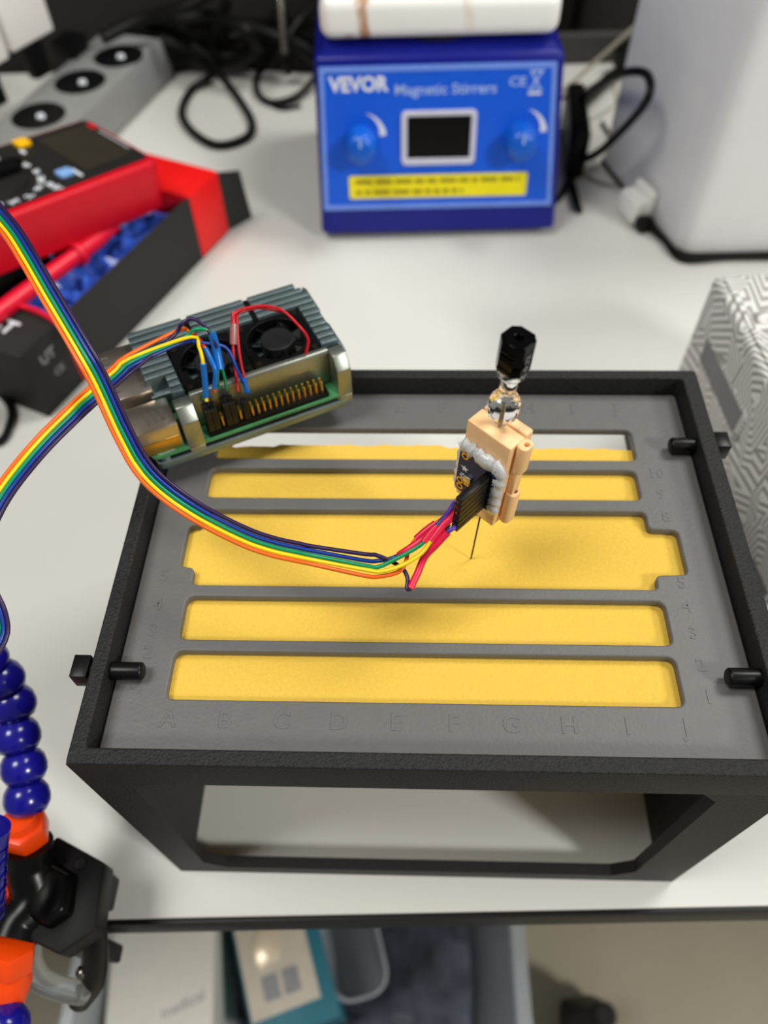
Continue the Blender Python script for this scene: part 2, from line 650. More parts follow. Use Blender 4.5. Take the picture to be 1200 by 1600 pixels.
for xx, rows in ((-103.2, ((1, 28.8), (2, 42.3), (3, 51.3), (4, 62.0), (5, 74.6))),
                 (93.8, ((1, 28.4), (2, 40.3), (3, 52.8), (4, 63.8), (5, 74.0), (8, 104.5), (9, 116.2), (10, 126.9)))):
    for k, yy in rows:
        x, y = tr(xx, yy)
        link('number', text_mesh(str(k), 7.0, Matrix.Translation((x, y, LZ)), 0.22, 0.1), 'tray_grey', ty)

# foam pad: its back edge is torn and uneven
fm = MB()
random.seed(3)
top = [(-104, 10), (100, 10)]
n = 60
for i in range(n + 1):
    x = 100 - 204 * i / n
    y = 147.2 + random.uniform(-0.5, 0.5) + (1.3 if -68 < x < 5 else 0) + (-0.8 if x > 86 else 0)
    top.append((x, y))
fm.prism(top, 130.2, ZT - 4.05)
solo('foam_pad', 'yellow foam pad showing through the slots of the grey tray', 'foam', fm, 'foam_yellow', (0, 0, 130.2), bevel=0, world=True)

# ================================================================== NEEDLE HOLDER WITH SENSOR
T0 = Vector((15.7, 89.0, ZT - 4))
az = Vector((0.040, 0, 0.9992))
xp = Vector((0.73038, -0.68206, -0.03652)).normalized()
yp = az.cross(xp)
HR = Matrix((xp, yp, az)).transposed().to_4x4()
# local frame: z along the needle from the foam surface, -y is the face with the sensor board
DZ = 4.0


def hl(x, y, z):
    """holder coordinates to table coordinates"""
    return T0 + xp * x + yp * y + az * (z + DZ)


hb = thing('needle_holder', 'peach resin block with a small sensor board glued to its face', 'holder', T0, HR)
body = [(-8.6, -5.8), (9.1, -5.8), (9.1, -2.0), (9.1, 1.6), (-8.6, 1.6)]
zb0, zb1 = 37.5 + DZ, 75.2 + DZ
MB().hexa([(x, y, zb0) for x, y in body], [(x, y, zb1) for x, y in body]).build('front_block', 'resin_peach', hb, bevel=0.5, seg=3)
MB().prism([(-8.2, 1.7), (9.3, 1.7), (9.3, 5.4), (-8.2, 5.4)], zb0 + 2, zb1 + 0.8).build('back_block', 'resin_peach', hb, bevel=0.6, seg=3)
# corner boss with a hole, above and below a notch
for z0, z1 in ((63 + DZ, zb1), (zb0 - 1.5, 51.5 + DZ)):
    me = curve_mesh('corner_boss', [rrect(8.9, 13.0, -3.4, 1.9, 1.7), [(11.2 + 0.95 * math.cos(a), -0.4 - 0.95 * math.sin(a)) for a in [i * math.pi / 8 for i in range(16)]]],
                    z1 - z0, 0.3, Matrix.Translation((0, 0, (z0 + z1) / 2)))
    link('corner_boss', me, 'resin_peach', hb)
MB().box(9.0, 11.6, -2.6, 1.2, 51.4 + DZ, 63.1 + DZ).build('corner_post', 'resin_peach', hb, bevel=0.3)
MB().box(-9.3, -8.5, -4.6, 0.6, zb0 - 0.5, 44 + DZ).build('side_lip', 'resin_peach', hb, bevel=0.25)
MB().hexa([(1.5, -5.2, zb0 - 5), (8.6, -5.2, zb0 - 5), (8.6, 0.5, zb0 - 5), (1.5, 0.5, zb0 - 5)],
          [(-0.5, -5.7, zb0 + 0.5), (9.0, -5.7, zb0 + 0.5), (9.0, 1.4, zb0 + 0.5), (-0.5, 1.4, zb0 + 0.5)]).build('lower_jaw', 'resin_peach', hb, bevel=0.5)
# sensor board
FX = Matrix(((1, 0, 0, 0), (0, 0, 1, 0), (0, 1, 0, 0), (0, 0, 0, 1)))     # drawing (x, z) in the face plane


def fplane(y):
    return Matrix.Translation((0, y, 0)) @ Matrix(((1, 0, 0, 0), (0, 0, -1, 0), (0, 1, 0, 0), (0, 0, 0, 1)))


pb = link('sensor_board', curve_mesh('sensor_board', [rrect(-8.0, 7.6, 43 + DZ, 64.5 + DZ, 1.8)], 1.4, 0.15, fplane(-7.3)), 'pcb_blue', hb)
for x, z in ((-5.6, 61.6), (-6.2, 48.6), (-5.9, 45.6)):
    MB().lathe([(0.8, -0.1), (1.5, -0.1), (1.5, 0.1), (0.8, 0.1)], 18, fplane(-8.05) @ Matrix.Translation((x, z + DZ, 0)), cap=False).build('mounting_ring', 'gold', pb)
MB().box(-4.4, -1.4, -9.0, -8.0, 50.6 + DZ, 53.4 + DZ).build('sensor_chip', 'port_metal', pb, bevel=0.15)
MB().box(-4.2, -1.6, -8.6, -8.0, 48.6 + DZ, 50.0 + DZ).build('capacitor', 'gold', pb, bevel=0.1)
star = []
for i in range(10):
    a = math.pi / 2 + i * math.pi / 5
    r = 1.7 if i % 2 == 0 else 0.7
    star.append((-5.0 + r * math.cos(a), 55.6 + DZ + r * math.sin(a)))
link('printed_star', curve_mesh('printed_star', [star], 0.1, 0, fplane(-8.06)), 'white_print', pb)
link('printed_marks', text_mesh('@', 3.0, fplane(-8.06) @ Matrix.Translation((-5.2, 51.6 + DZ, 0)), 0.04), 'white_print', pb)
link('printed_marks', text_mesh('VIN GND SCL', 1.5, fplane(-8.06) @ Matrix.Translation((7.0, 53.5 + DZ, 0)) @ Matrix.Rotation(math.pi / 2, 4, 'Z'), 0.04, width=15), 'white_print', pb)
# glue bead around the board: lumpy ring
gl = MB()
path = []
for k in range(72):
    t = k / 72 * 4
    s, u = int(t), t - int(t)
    cx, cz, hx, hz = -0.1, 53.8, 8.2, 11.2
    if s == 0:
        x, z = cx - hx + 2 * hx * u, cz + hz
    elif s == 1:
        x, z = cx + hx, cz + hz - 2 * hz * u
    elif s == 2:
        x, z = cx + hx - 2 * hx * u, cz - hz
    else:
        x, z = cx - hx, cz - hz + 2 * hz * u
    x = cx + (x - cx) * (1 - 0.07 * (abs(x - cx) / hx) ** 4 * (abs(z - cz) / hz) ** 4)
    w = 1.0
    if z > cz + hz - 1:
        w = 2.2
    elif x > cx + hx - 1:
        w = 1.7
    path.append(((x, -7.0, z + DZ), w * (1 + 0.22 * math.sin(k * 1.7) + 0.12 * math.sin(k * 4.1))))
path.append(path[0])
gl.tube([p for p, _ in path], [r * 1.3 for _, r in path], 12)
for p in gl.v:
    p.y = -6.9 + (p.y + 7.0) * 0.62
go = gl.build('glue_bead', 'glue', hb, angle=80)
MB().lathe([(0, -1.1), (2.6, -0.9), (3.4, 0), (2.6, 0.8), (0, 1.2)], 18, fplane(-7.9) @ Matrix.Translation((2.0, 65.0 + DZ, 0)) @ Matrix.Diagonal((1.5, 0.9, 1, 1))).build('glue_blob', 'glue', hb, angle=80)
hx0 = 4.6
MB().box(hx0 - 1.4, hx0 + 1.4, -8.4, -8.0, 43.8 + DZ, 61.4 + DZ).build('pin_header', 'socket_black', pb)

# needle with clear hub and black cap
nd = thing('needle', 'thin steel needle with clear plastic hub and eight-sided black cap', 'needle', T0, HR)
MB().tube([(0, 0, -14), (0, 0, zb0 + 2)], 0.36, 8).build('needle_shaft', 'dark_steel', nd)
zh = zb1 + 0.3
MB().lathe([(0, zh - 1.5), (1.6, zh - 1.5), (2.1, zh), (2.3, zh + 2.2), (3.4, zh + 3.4), (4.9, zh + 5.2), (5.3, zh + 8.0), (5.0, zh + 10.6),
            (4.0, zh + 12.4), (2.9, zh + 13.0), (2.7, zh + 14.5), (2.75, zh + 20.6), (4.0, zh + 21.4), (4.5, zh + 22.2), (4.5, zh + 24.2), (0, zh + 24.2)], 12).build('clear_hub', 'clear_plastic', nd, bevel=0.15, angle=20)
MB().tube([(0, 0, zh - 2), (0, 0, zh + 9)], 0.35, 8).build('inner_tube', 'steel', nd)
zc = zh + 24.3


def octo(w, d, c):
    return [(-w + c, -d), (w - c, -d), (w, -d + c), (w, d - c), (w - c, d), (-w + c, d), (-w, d - c), (-w, -d + c)]


hole = [(1.25 * math.cos(a), 1.25 * math.sin(a)) for a in [-i * math.pi / 8 for i in range(16)]]
cp = link('cap', curve_mesh('cap', [octo(4.5, 4.4, 2.0), hole], 11.4, 0.25, Matrix.Translation((0, 0, zc + 5.7))), 'cap_black', nd)
for q in (1.2, 4.4, 7.6):
    MB().box(-2.4, 2.4, -4.65, -4.3, zc + q, zc + q + 0.7).build('grip_rib', 'cap_black', cp, bevel=0.15)
SIDE = Matrix.Translation((4.53, 0, zc + 4.6)) @ Matrix(((0, 0, 1, 0), (1, 0, 0, 0), (0, 1, 0, 0), (0, 0, 0, 1))) @ Matrix.Rotation(-math.pi / 2, 4, 'Z')
link('printed_number', text_mesh('0.22', 2.8, SIDE @ Matrix.Rotation(math.pi, 4, 'Z'), 0.04, width=5.6), 'grey_print', cp)
# ================================================================== SINGLE-BOARD COMPUTER IN A FINNED CASE
PA = math.radians(26.68)
P0 = Vector((-111.6, 121.8, H))
PM = Matrix.Translation(P0) @ rotm(PA)


def pl(x, y, z):
    return PM @ Vector((x, y, z))


pi = thing('board_computer', 'small finned metal case with a circuit board and two black fans', 'computer', P0, rotm(PA))
MB().prism(rpoly([(-1, 0), (87, 0), (87, 56), (-1, 56)], 3), 0.1, 4.0).build('bottom_plate', 'case_metal', pi, bevel=0.5)
for x, y in ((3, 3), (82, 3), (82, 52), (24, 52)):
    MB().lathe([(0, 3.9), (2.6, 3.9), (2.6, 6.4), (0, 6.4)], 12, Matrix.Translation((x, y, 0))).build('standoff', 'case_metal', pi)
pcb = MB().prism(rpoly([(-2, 0.6), (86, 0.6), (86, 55.4), (-2, 55.4)], 3), 6.2, 7.7).build('circuit_board', 'pcb_green', pi, bevel=0.1)
link('printed_marks', text_mesh('TRANSFER', 1.6, Matrix.Translation((4, 1.9, 7.72)), 0.04), 'white_print', pcb)
# top shell: base slab below the fins, end posts beside the open pin strip
ZF0, ZF1 = 19.5, 27.0
base = [(6.5, 22), (14.5, 22), (14.5, 10.5), (87, 10.5), (87, 53), (84, 56), (6.5, 56)]
sh = MB().prism(base, 9.0, ZF0).build('heat_sink', 'case_metal', pi, bevel=0.4)
MB().box(20.5, 80.5, 9.2, 10.4, 8.5, 24.6).build('slot_wall', 'case_edge', sh, bevel=0.2)
MB().hexa([(20.4, 8.6, 24.2), (80.6, 8.6, 24.2), (80.6, 11.6, 24.2), (20.4, 11.6, 24.2)],
          [(20.4, 9.4, 26.4), (80.6, 9.4, 26.4), (80.6, 11.6, 26.4), (20.4, 11.6, 26.4)]).build('slot_lip', 'case_edge', sh, bevel=0.3)


def post(x0, x1):
    q = MB()
    pr_ = [(0.4, 6.0), (10.4, 6.0), (10.4, 26.2), (4.6, 26.2), (0.4, 20.5)]
    M = Matrix(((0, 0, 1, 0), (1, 0, 0, 0), (0, 1, 0, 0), (0, 0, 0, 1)))
    q.prism(pr_, x0, x1, M)
    o = q.build('end_post', 'case_edge', pi, bevel=0.5)
    MB().box(x0 + 0.3, x1 - 0.3, 0.2, 5.5, 0.5, 6.2).build('post_foot', 'case_edge', o, bevel=0.3)


post(13.2, 20.4)
post(80.6, 87.0)
# fins: long ones at the back, short ones left and right of the fans
def fin(x0, x1, y):
    MB().box(x0, x1, y - 1.45, y + 1.45, ZF0 - 0.1, ZF1).build('fin', 'case_metal', sh, bevel=0.2)


for y in (54.6, 50.6, 46.6, 42.6):
    xe = {54.6: 83.0, 50.6: 85.0}.get(y, 86.6)
    for x0, x1 in ((6.6, 30.5), (33.0, 58.5), (61.0, xe)):
        fin(x0, x1, y)
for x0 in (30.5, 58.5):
    MB().box(x0, x0 + 2.5, 41, 55.9, ZF0 - 0.1, ZF1 - 1.2).build('cross_shade_strip', 'socket_black', sh)  # black strip imitates the shade inside the cross cuts
MB().box(6.8, 86.4, 40.6, 55.8, ZF0, ZF0 + 2.6).build('fin_shade_sheet', 'socket_black', sh)  # black sheet stands in for the shade between the fins
MB().box(0.5, 85.5, 1.4, 54.5, 4.0, 6.2).build('gap_shade_fill', 'socket_black', pi)  # black filler paints the shade between board and bottom plate
for y in (38.4, 34.4, 30.4, 26.4):
    fin(6.6, 19.0, y)
    fin(79.4, 86.6, y)
for y in (22.4, 18.4, 14.4):
    fin(14.6, 19.0, y)
    fin(79.4, 86.6, y)
MB().prism([(86.6, 8), (88.3, 8), (88.3, 26), (87.2, 29), (87.2, 34), (88.3, 37), (88.3, 53), (86.6, 55)], 5, ZF1 - 2.2).build('end_rail', 'case_metal', sh, bevel=0.5)


def fan(cx, cy, label):
    R_ = 13.6
    circ = [(cx + (R_ - 1) * math.cos(a), cy - (R_ - 1) * math.sin(a)) for a in [i * math.pi / 16 for i in range(32)]]
    f = link('fan', curve_mesh('fan', [rrect(cx - 14.6, cx + 14.6, cy - 14.3, cy + 14.3, 2.5), circ], 6.6, 0.3, Matrix.Translation((0, 0, ZF0 + 3.3))), 'fan_black', pi, label)
    MB().lathe([(0, ZF0 + 0.5), (7.2, ZF0 + 0.5), (7.2, ZF0 + 6.2), (6.6, ZF0 + 6.7), (0, ZF0 + 6.7)], 28, Matrix.Translation((cx, cy, 0))).build('fan_hub', 'hub_black', f, angle=30)
    for k in range(7):
        a = k * 2 * math.pi / 7
        M = Matrix.Translation((cx, cy, 0)) @ Matrix.Rotation(a, 4, 'Z')
        b = [(6.8, -2.0, ZF0 + 1.2), (12.2, -3.2, ZF0 + 1.0), (12.2, -2.7, ZF0 + 1.0), (6.8, -1.4, ZF0 + 1.2)]
        t = [(6.8, 1.6, ZF0 + 5.4), (12.2, 3.2, ZF0 + 5.4), (12.2, 3.8, ZF0 + 5.4), (6.8, 2.2, ZF0 + 5.4)]
        MB().hexa(b, t, M).build('fan_blade', 'fan_black', f)
    for dx in (-12.3, 12.3):
        for dy in (-12, 12):
            MB().lathe([(0, 0), (1.5, 0), (1.3, 0.7), (0, 0.8)], 10, Matrix.Translation((cx + dx, cy + dy, ZF0 + 6.5))).build('screw', 'dark_steel', f)


fan(34.6, 25.8, None)
fan(64.0, 25.8, None)
# ports on the left end
def port(x0, x1, y0, y1, z1, name, lab=None):
    o = MB().box(x0, x1, y0, y1, 7.8, z1).build(name, 'port_metal', pi, bevel=0.35, label=lab)
    return o


for y0, y1 in ((40.6, 54.2), (22.6, 36.2)):
    o = port(-9.0, 8.0, y0, y1, 23.4, 'usb_port')
    for q in (0.9, 8.2):
        MB().box(-9.15, -8.6, y0 + 0.9, y1 - 0.9, 8.6 + q, 14.2 + q).build('port_opening', 'socket_black', o)
    for q in (3.2, 8.6):
        MB().box(-7.6, -4.0, y0 + q, y0 + q + 1.7, 23.3, 23.65).build('spring_tab', 'port_metal', o, bevel=0.1)
eo = port(-9.5, 12.0, 2.2, 18.6, 21.2, 'ethernet_port')
MB().box(-9.7, -9.0, 4.2, 16.6, 9.5, 19.5).build('port_opening', 'socket_black', eo)
MB().box(-7.5, 11.0, 1.95, 2.3, 8.2, 14.6).build('shield_flap', 'gold', eo, bevel=0.1)
for k in range(3):
    MB().box(1.0 + k * 3.0, 2.6 + k * 3.0, 5.4, 12.6, 21.1, 21.35).build('pressed_mark', 'port_metal', eo)
# pin header
ph = MB().box(23.0, 76.5, 1.4, 6.9, 7.7, 10.2).build('pin_header', 'socket_black', pi, bevel=0.15)
for k in range(20):
    for y in (2.85, 5.4):
        MB().box(24.6 + 2.6 * k - 0.36, 24.6 + 2.6 * k + 0.36, y - 0.36, y + 0.36, 10.1, 16.2).build('header_pin', 'gold', ph)
# wires of the fans
def wire(pts, r, m, parent, name='wire', n=8, step=1.6, lab=None):
    return MB().tube(spline(pts, step), r, n).build(name, m, parent, world=True, angle=80, label=lab)


fw = [(478, 553, 190.5), (481, 529, 197), (465, 507, 203), (439, 484, 207), (408, 478, 209), (380, 483, 209.5), (366, 491, 209), (364, 510, 206), (364, 540, 200), (367, 575, 194), (372, 612, 187.5)]
wire(pxs(fw), 0.62, 'wire_red', pi, 'fan_wire', lab='red fan wire arching over the case')
fw2 = [(440, 487, 205), (408, 481, 207.5), (381, 486, 208), (371, 492, 208), (371, 512, 205), (373, 545, 199), (377, 570, 194), (382, 590, 190)]
wire(pxs(fw2), 0.62, 'wire_red', pi, 'fan_wire')
wire(pxs([(381, 588, 190), (383, 600, 188), (385, 613, 186)]), 0.95, 'shrink_blue', pi, 'heat_shrink')
wire(pxs([(365, 506, 206.4), (365, 522, 203.5), (365, 538, 200.5)]), 1.55, 'shrink_clear', pi, 'heat_shrink')
wire(pxs([(365, 488, 209.2), (364.5, 497, 208), (364.5, 506, 206.4)]), 1.0, 'wire_red', pi, 'heat_shrink')

# ================================================================== RAINBOW RIBBON CABLE (one loop from the computer to the sensor)
rc = thing('ribbon_cable', 'rainbow ribbon cable looping from the finned case to the needle holder', 'cable', at(400, 847, 188))
CMAT = {0: 'wire_orange', 1: 'wire_yellow', 2: 'wire_green', 3: 'wire_blue', 5: 'wire_purple'}
RIB = [(250, 535, 211), (215, 558, 211.5), (165, 600, 211), (110, 650, 209), (55, 706, 206), (0, 778, 203), (-30, 850, 198), (-26, 910, 191),
       (-5, 960, 186), (-8, 1004, 182), (-70, 1065, 180), (-170, 1080, 188), (-280, 950, 202), (-310, 700, 222), (-240, 430, 240),
       (-120, 300, 248), (-40, 305, 249), (10, 352, 248), (42, 400, 246), (72, 452, 242), (131, 552, 233), (158, 602, 226), (194, 680, 215),
       (232, 742, 206), (300, 796, 197), (400, 846, 191), (490, 868, 189), (535, 878, 189)]
ribp = spline(pxs(RIB), 3.0)
nfix = Vector((0, -0.59, 0.81))
NRIB = len(ribp)
cross = []
for i in range(NRIB):
    t = (ribp[min(i + 1, NRIB - 1)] - ribp[max(i - 1, 0)]).normalized()
    c = t.cross(nfix)
    c = c.normalized() if c.length > 0.05 else cross[-1]
    cross.append(c)
PITCH = 1.52


def z8(l):
    return [at(260 + x / 7.62, 470 + y / 7.62, z) for x, y, z in l]


def z6(l):
    return [at(560 + x / 6.0, 760 + y / 6.0, z) for x, y, z in l]


HOUSE = [hl(hx0, -22.0, 45.3 + 2.9 * k) for k in range(6)]
START = {
    0: z8([(575, 1080, 190), (570, 1030, 192.5), (585, 840, 200), (520, 680, 204), (455, 555, 207.5), (370, 440, 210.5), (270, 370, 212.5), (150, 350, 213)]),
    1: z8([(480, 1200, 188), (470, 1080, 191), (440, 760, 203.5), (385, 540, 209), (290, 430, 212)]),
    2: z8([(640, 820, 199.5), (600, 600, 205), (535, 385, 212), (430, 335, 214.5), (310, 355, 214), (200, 450, 212)]),
    3: z8([(985, 1100, 187.5), (860, 860, 196), (740, 590, 204), (600, 520, 207), (400, 500, 209.5), (200, 495, 210.5)]),
    5: z8([(600, 560, 207), (530, 400, 212), (430, 280, 215.5), (300, 212, 217), (180, 280, 216), (100, 400, 213)]),
}
END = {
    0: z6([(60, 838, 188), (200, 845, 188), (370, 805, 189), (440, 725, 190), (470, 600, 192), (540, 495, 194), (630, 415, 196), (725, 345, 197.5), (790, 300, 199), (860, 235, 201), (930, 150, 203.5)]) + [HOUSE[4]],
    1: z6([(60, 780, 189.5), (220, 797, 190), (420, 735, 192), (590, 628, 194), (675, 515, 196.5), (745, 425, 198.5), (800, 355, 200), (865, 300, 201.5), (935, 232, 203.5)]) + [HOUSE[3]],
    2: z6([(60, 742, 190), (180, 757, 190), (330, 690, 192), (500, 600, 194), (610, 525, 196), (680, 430, 198), (735, 370, 199.5), (795, 300, 201), (845, 240, 203), (910, 140, 206)]) + [HOUSE[5]],
    3: z6([(60, 695, 189), (180, 698, 189), (290, 680, 190), (370, 648, 191), (440, 605, 193), (560, 525, 195), (660, 450, 196.5), (740, 390, 197.5), (810, 330, 198.5), (880, 270, 200)]) + [HOUSE[2]],
    5: z6([(60, 635, 191), (160, 642, 191), (280, 690, 190.5), (360, 732, 189), (430, 790, 188), (462, 870, 187), (455, 955, 186), (487, 960, 186), (525, 875, 187), (560, 800, 188), (600, 700, 190), (645, 630, 192), (720, 555, 195), (780, 490, 197), (840, 425, 199)]) + [HOUSE[0]],
}
for i in CMAT:
    off = (2 - min(i, 4)) * PITCH
    mid = [ribp[k] + cross[k] * off for k in range(4, NRIB - 2, 2)]
    wire(START[i] + mid + END[i], 0.74, CMAT[i], rc, 'wire', n=8, step=2.2)
# heat-shrink sleeves and wire tails at the computer end
for l, r in (([(460, 555, 207.4), (530, 700, 203.5), (585, 840, 200), (570, 1040, 192.5)], 1.05), ([(437, 745, 204), (455, 920, 197.5), (475, 1140, 189.5)], 1.25),
             ([(540, 385, 212), (595, 580, 205.5), (640, 815, 199.5)], 1.75), ([(900, 930, 193.5), (950, 1030, 190), (975, 1085, 188)], 0.85)):
    wire(z8(l), r, 'shrink_blue', rc, 'heat_shrink', lab='blue heat-shrink sleeve')
for l, m in (([(620, 800, 200), (610, 930, 195), (625, 1030, 190)], 'wire_green'), ([(660, 800, 200), (695, 930, 195), (715, 1060, 189)], 'wire_green'),
             ([(450, 1100, 191), (440, 1170, 188)], 'wire_green'), ([(440, 540, 208.2), (360, 430, 211), (330, 400, 211.8)], 'wire_red')):
    wire(z8(l), 0.62 if m != 'wire_red' else 0.8, m, rc, 'wire_tail')
for k, y, hgt in ((0, 2.85, 22.0), (0, 5.4, 22.4), (1, 5.4, 22.6), (1, 2.85, 21.6), (3, 2.85, 22.2), (3, 5.4, 22.6), (4, 2.85, 22.2), (4, 5.4, 22.6), (6, 2.85, 21.0)):
    x = 24.6 + 2.6 * k
    MB().box(x - 1.24, x + 1.24, y - 1.24, y + 1.24, 10.3, hgt, PM).build('crimp_housing', 'dupont_black', rc, bevel=0.2, world=True)
# sleeves at the sensor end
SLE = [([(540, 495, 194), (630, 415, 196), (725, 345, 197.6)], 1.3), ([(680, 510, 196.6), (745, 425, 198.5), (800, 355, 200), (865, 300, 201.5), (932, 236, 203.4)], 1.4),
       ([(612, 520, 196), (680, 430, 198), (735, 372, 199.4)], 1.3), ([(378, 645, 191.1), (440, 605, 193), (560, 525, 195), (660, 450, 196.5)], 1.2),
       ([(487, 958, 186), (525, 875, 187), (560, 800, 188), (600, 700, 190), (645, 630, 192), (720, 555, 195), (780, 490, 197), (836, 430, 198.9)], 1.3)]
for l, r in SLE:
    wire(z6(l), r, 'shrink_red', rc, 'heat_shrink', lab='pink-red heat-shrink sleeve')
for pts, m in ((z6([(795, 300, 201), (850, 235, 203.2), (910, 140, 206)]) + [HOUSE[5]], 'wire_violet'), (z6([(738, 368, 199.6), (770, 330, 200.4), (800, 295, 201.2)]), 'wire_blue'),
               (z6([(842, 423, 199.1), (890, 390, 200)]) + [HOUSE[0]], 'wire_violet'), (z6([(800, 415, 198), (830, 380, 198.8), (850, 350, 199.5)]), 'wire_green')):
    wire(pts, 0.84, m, rc, 'wire_tail')
HM = Matrix.Translation(T0) @ HR
for k in range(6):
    z = 45.3 + 2.9 * k + DZ
    MB().box(hx0 - 1.3, hx0 + 1.3, -22.5, -8.5, z - 1.36, z + 1.36, HM).build('crimp_housing', 'dupont_black', rc, bevel=0.22, world=True)
    MB().box(hx0 - 1.37, hx0 - 1.22, -17.5, -11.5, z - 0.55, z + 0.55, HM).build('housing_window', 'socket_black', rc, world=True)

# ================================================================== MAGNETIC STIRRER
SA = rotm(math.radians(2.0))
SO = Vector((15.3, 518.0, 0))
st = thing('magnetic_stirrer', 'blue magnetic stirrer with white plate, two knobs and black display', 'stirrer', SO, SA)
dep = 190
ST, SB = 22.0, 144.0
bot = [(-102, 0, 6), (102, 0, 6), (102, dep, 6), (-102, dep, 6)]
topf = [(-97.5, ST, SB), (91.5, ST, SB), (93, dep - 4, SB), (-99, dep - 4, SB)]
MB().hexa(bot, topf).build('body', 'stir_body', st, bevel=5, seg=4)
MB().hexa([(-95, ST + 3, SB - 1), (89, ST + 3, SB - 1), (89, dep - 10, SB - 1), (-95, dep - 10, SB - 1)],
          [(-84, ST + 22, SB + 6), (80, ST + 22, SB + 6), (80, dep - 26, SB + 6), (-84, dep - 26, SB + 6)]).build('top_cover', 'stir_body', st, bevel=1.5)
for x in (-84, 84):
    for y in (22, dep - 24):
        MB().lathe([(0, 0.2), (9, 0.2), (10, 6.5), (0, 6.5)], 18, Matrix.Translation((x, y, 0))).build('foot', 'rubber', st)
pt = MB().box(-91.5, 86, ST + 6, dep - 14, SB + 7, SB + 36)
pto = pt.build('plate', 'plate_white', st, bevel=9, seg=5, label='white plate with brown rust stains on its front edge')
MB().lathe([(0, SB + 3), (60, SB + 3), (60, SB + 8), (0, SB + 8)], 32, Matrix.Translation((-3, 95, 0))).build('plate_neck', 'rubber', st)
# sloped front panel: local drawing plane (x, s) with s up the slope
sl = Vector((0, ST, SB - 0)).normalized()
nrm = Vector((1, 0, 0)).cross(sl)
FP = Matrix(((1, sl.x, nrm.x, 0), (0, sl.y, nrm.y, 0), (0, sl.z, nrm.z, 0), (0, 0, 0, 1)))


def onp(x, s, d):
    return FP @ Matrix.Translation((x, s, d))


pn = link('front_panel', curve_mesh('front_panel', [rpoly([(-98, 29), (95.5, 29), (86, 139), (-94, 139)], 2)], 1.0, 0.2, onp(0, 0, 0.5)), 'stir_panel', st)
o_, i_ = [(-98, 29), (95.5, 29), (86, 139), (-94, 139)], [(-94.2, 33), (91.6, 33), (82.6, 135), (-90.4, 135)]
link('panel_border', curve_mesh('panel_border', [o_, i_[::-1]], 0.5, 0, onp(0, 0, 1.25)), 'stir_border', pn)
link('brand_lettering', text_mesh('VEVOR', 14.5, onp(-64.5, 126.0, 1.1), 0.2, 0.5, width=46), 'white_print', pn)
link('title_lettering', text_mesh('Magnetic Stirrers', 10.5, onp(2.5, 121.5, 1.1), 0.15, 0.1, width=78), 'stir_text', pn)
link('approval_mark', text_mesh('CE', 9.0, onp(57.5, 125.5, 1.1), 0.15, 0.1, width=13), 'stir_text', pn)
bin_ = [(-5.5, 8), (5.5, 8), (5.5, 6.8), (4.6, 6.8), (0.9, 0.6), (4.2, -5), (5.4, -5), (5.4, -6), (-5.4, -6), (-5.4, -5), (-4.2, -5), (-0.9, 0.6), (-4.6, 6.8), (-5.5, 6.8)]
link('waste_bin_mark', curve_mesh('waste_bin_mark', [bin_, [(-3.2, 6.6), (0, 1.6), (3.2, 6.6)], [(-2.9, -5), (2.9, -5), (0, -0.4)]], 0.3, 0, onp(71.5, 125.5, 1.2)), 'stir_text', pn)
link('waste_bin_bar', curve_mesh('waste_bin_bar', [[(-5, -9.2), (5, -9.2), (5, -7.4), (-5, -7.4)]], 0.3, 0, onp(71.5, 125.5, 1.2)), 'white_print', pn)
for cx in (-64.5, 63.5):
    k = MB().lathe([(0, 0), (13.8, 0), (13.8, 1.5), (12.8, 3), (12.2, 15), (11, 18), (7, 19.8), (0, 20.2)], 30, onp(cx, 83.5, 1.0)).build('knob', 'knob_blue', st, angle=50)
    MB().box(-0.8, 0.8, 3, 10, 18.6, 20.3, onp(cx, 83.5, 1.0)).build('knob_pointer', 'stir_text', k)
    arc_o, arc_i = [], []
    for q in range(17):
        a = math.radians(78 - 70 * q / 16)
        arc_o.append((19.5 * math.cos(a), 19.5 * math.sin(a)))
        w = 19.2 - 5.2 * q / 16
        arc_i.append((w * math.cos(a), w * math.sin(a)))
    link('dial_scale', curve_mesh('dial_scale', [arc_o + arc_i[::-1]], 0.3, 0, onp(cx + 1.5, 86.5, 1.2)), 'white_print', pn)
bz = link('display_bezel', curve_mesh('display_bezel', [rrect(-31.8, 28, 65.5, 107, 4), rrect(-27.2, 23.8, 70.5, 103, 1.2)[::-1]], 2.0, 0.4, onp(0, 0, 1.9)), 'bezel_white', st)
link('display_glass', curve_mesh('display_glass', [rrect(-27.4, 24.0, 70.2, 103.2, 1)], 0.8, 0.1, onp(0, 0, 1.4)), 'screen_black', bz)
lb = link('warning_label', curve_mesh('warning_label', [rrect(-75.5, 73, 38.2, 57.2, 1.5)], 0.4, 0.05, onp(0, 0, 1.25)), 'label_yellow', st)
random.seed(11)
for row, (s0, x1) in enumerate(((52.2, 66), (43.4, 20))):
    x = -70.0
    while x < x1:
        w = random.choice((5, 8, 11, 14))
        MB().box(x, min(x + w, x1), s0 - 1.7, s0 + 1.7, 0.4, 0.5, onp(0, 0, 1.05)).build('printed_word', 'label_ink', lb)
        x += w + 2.4

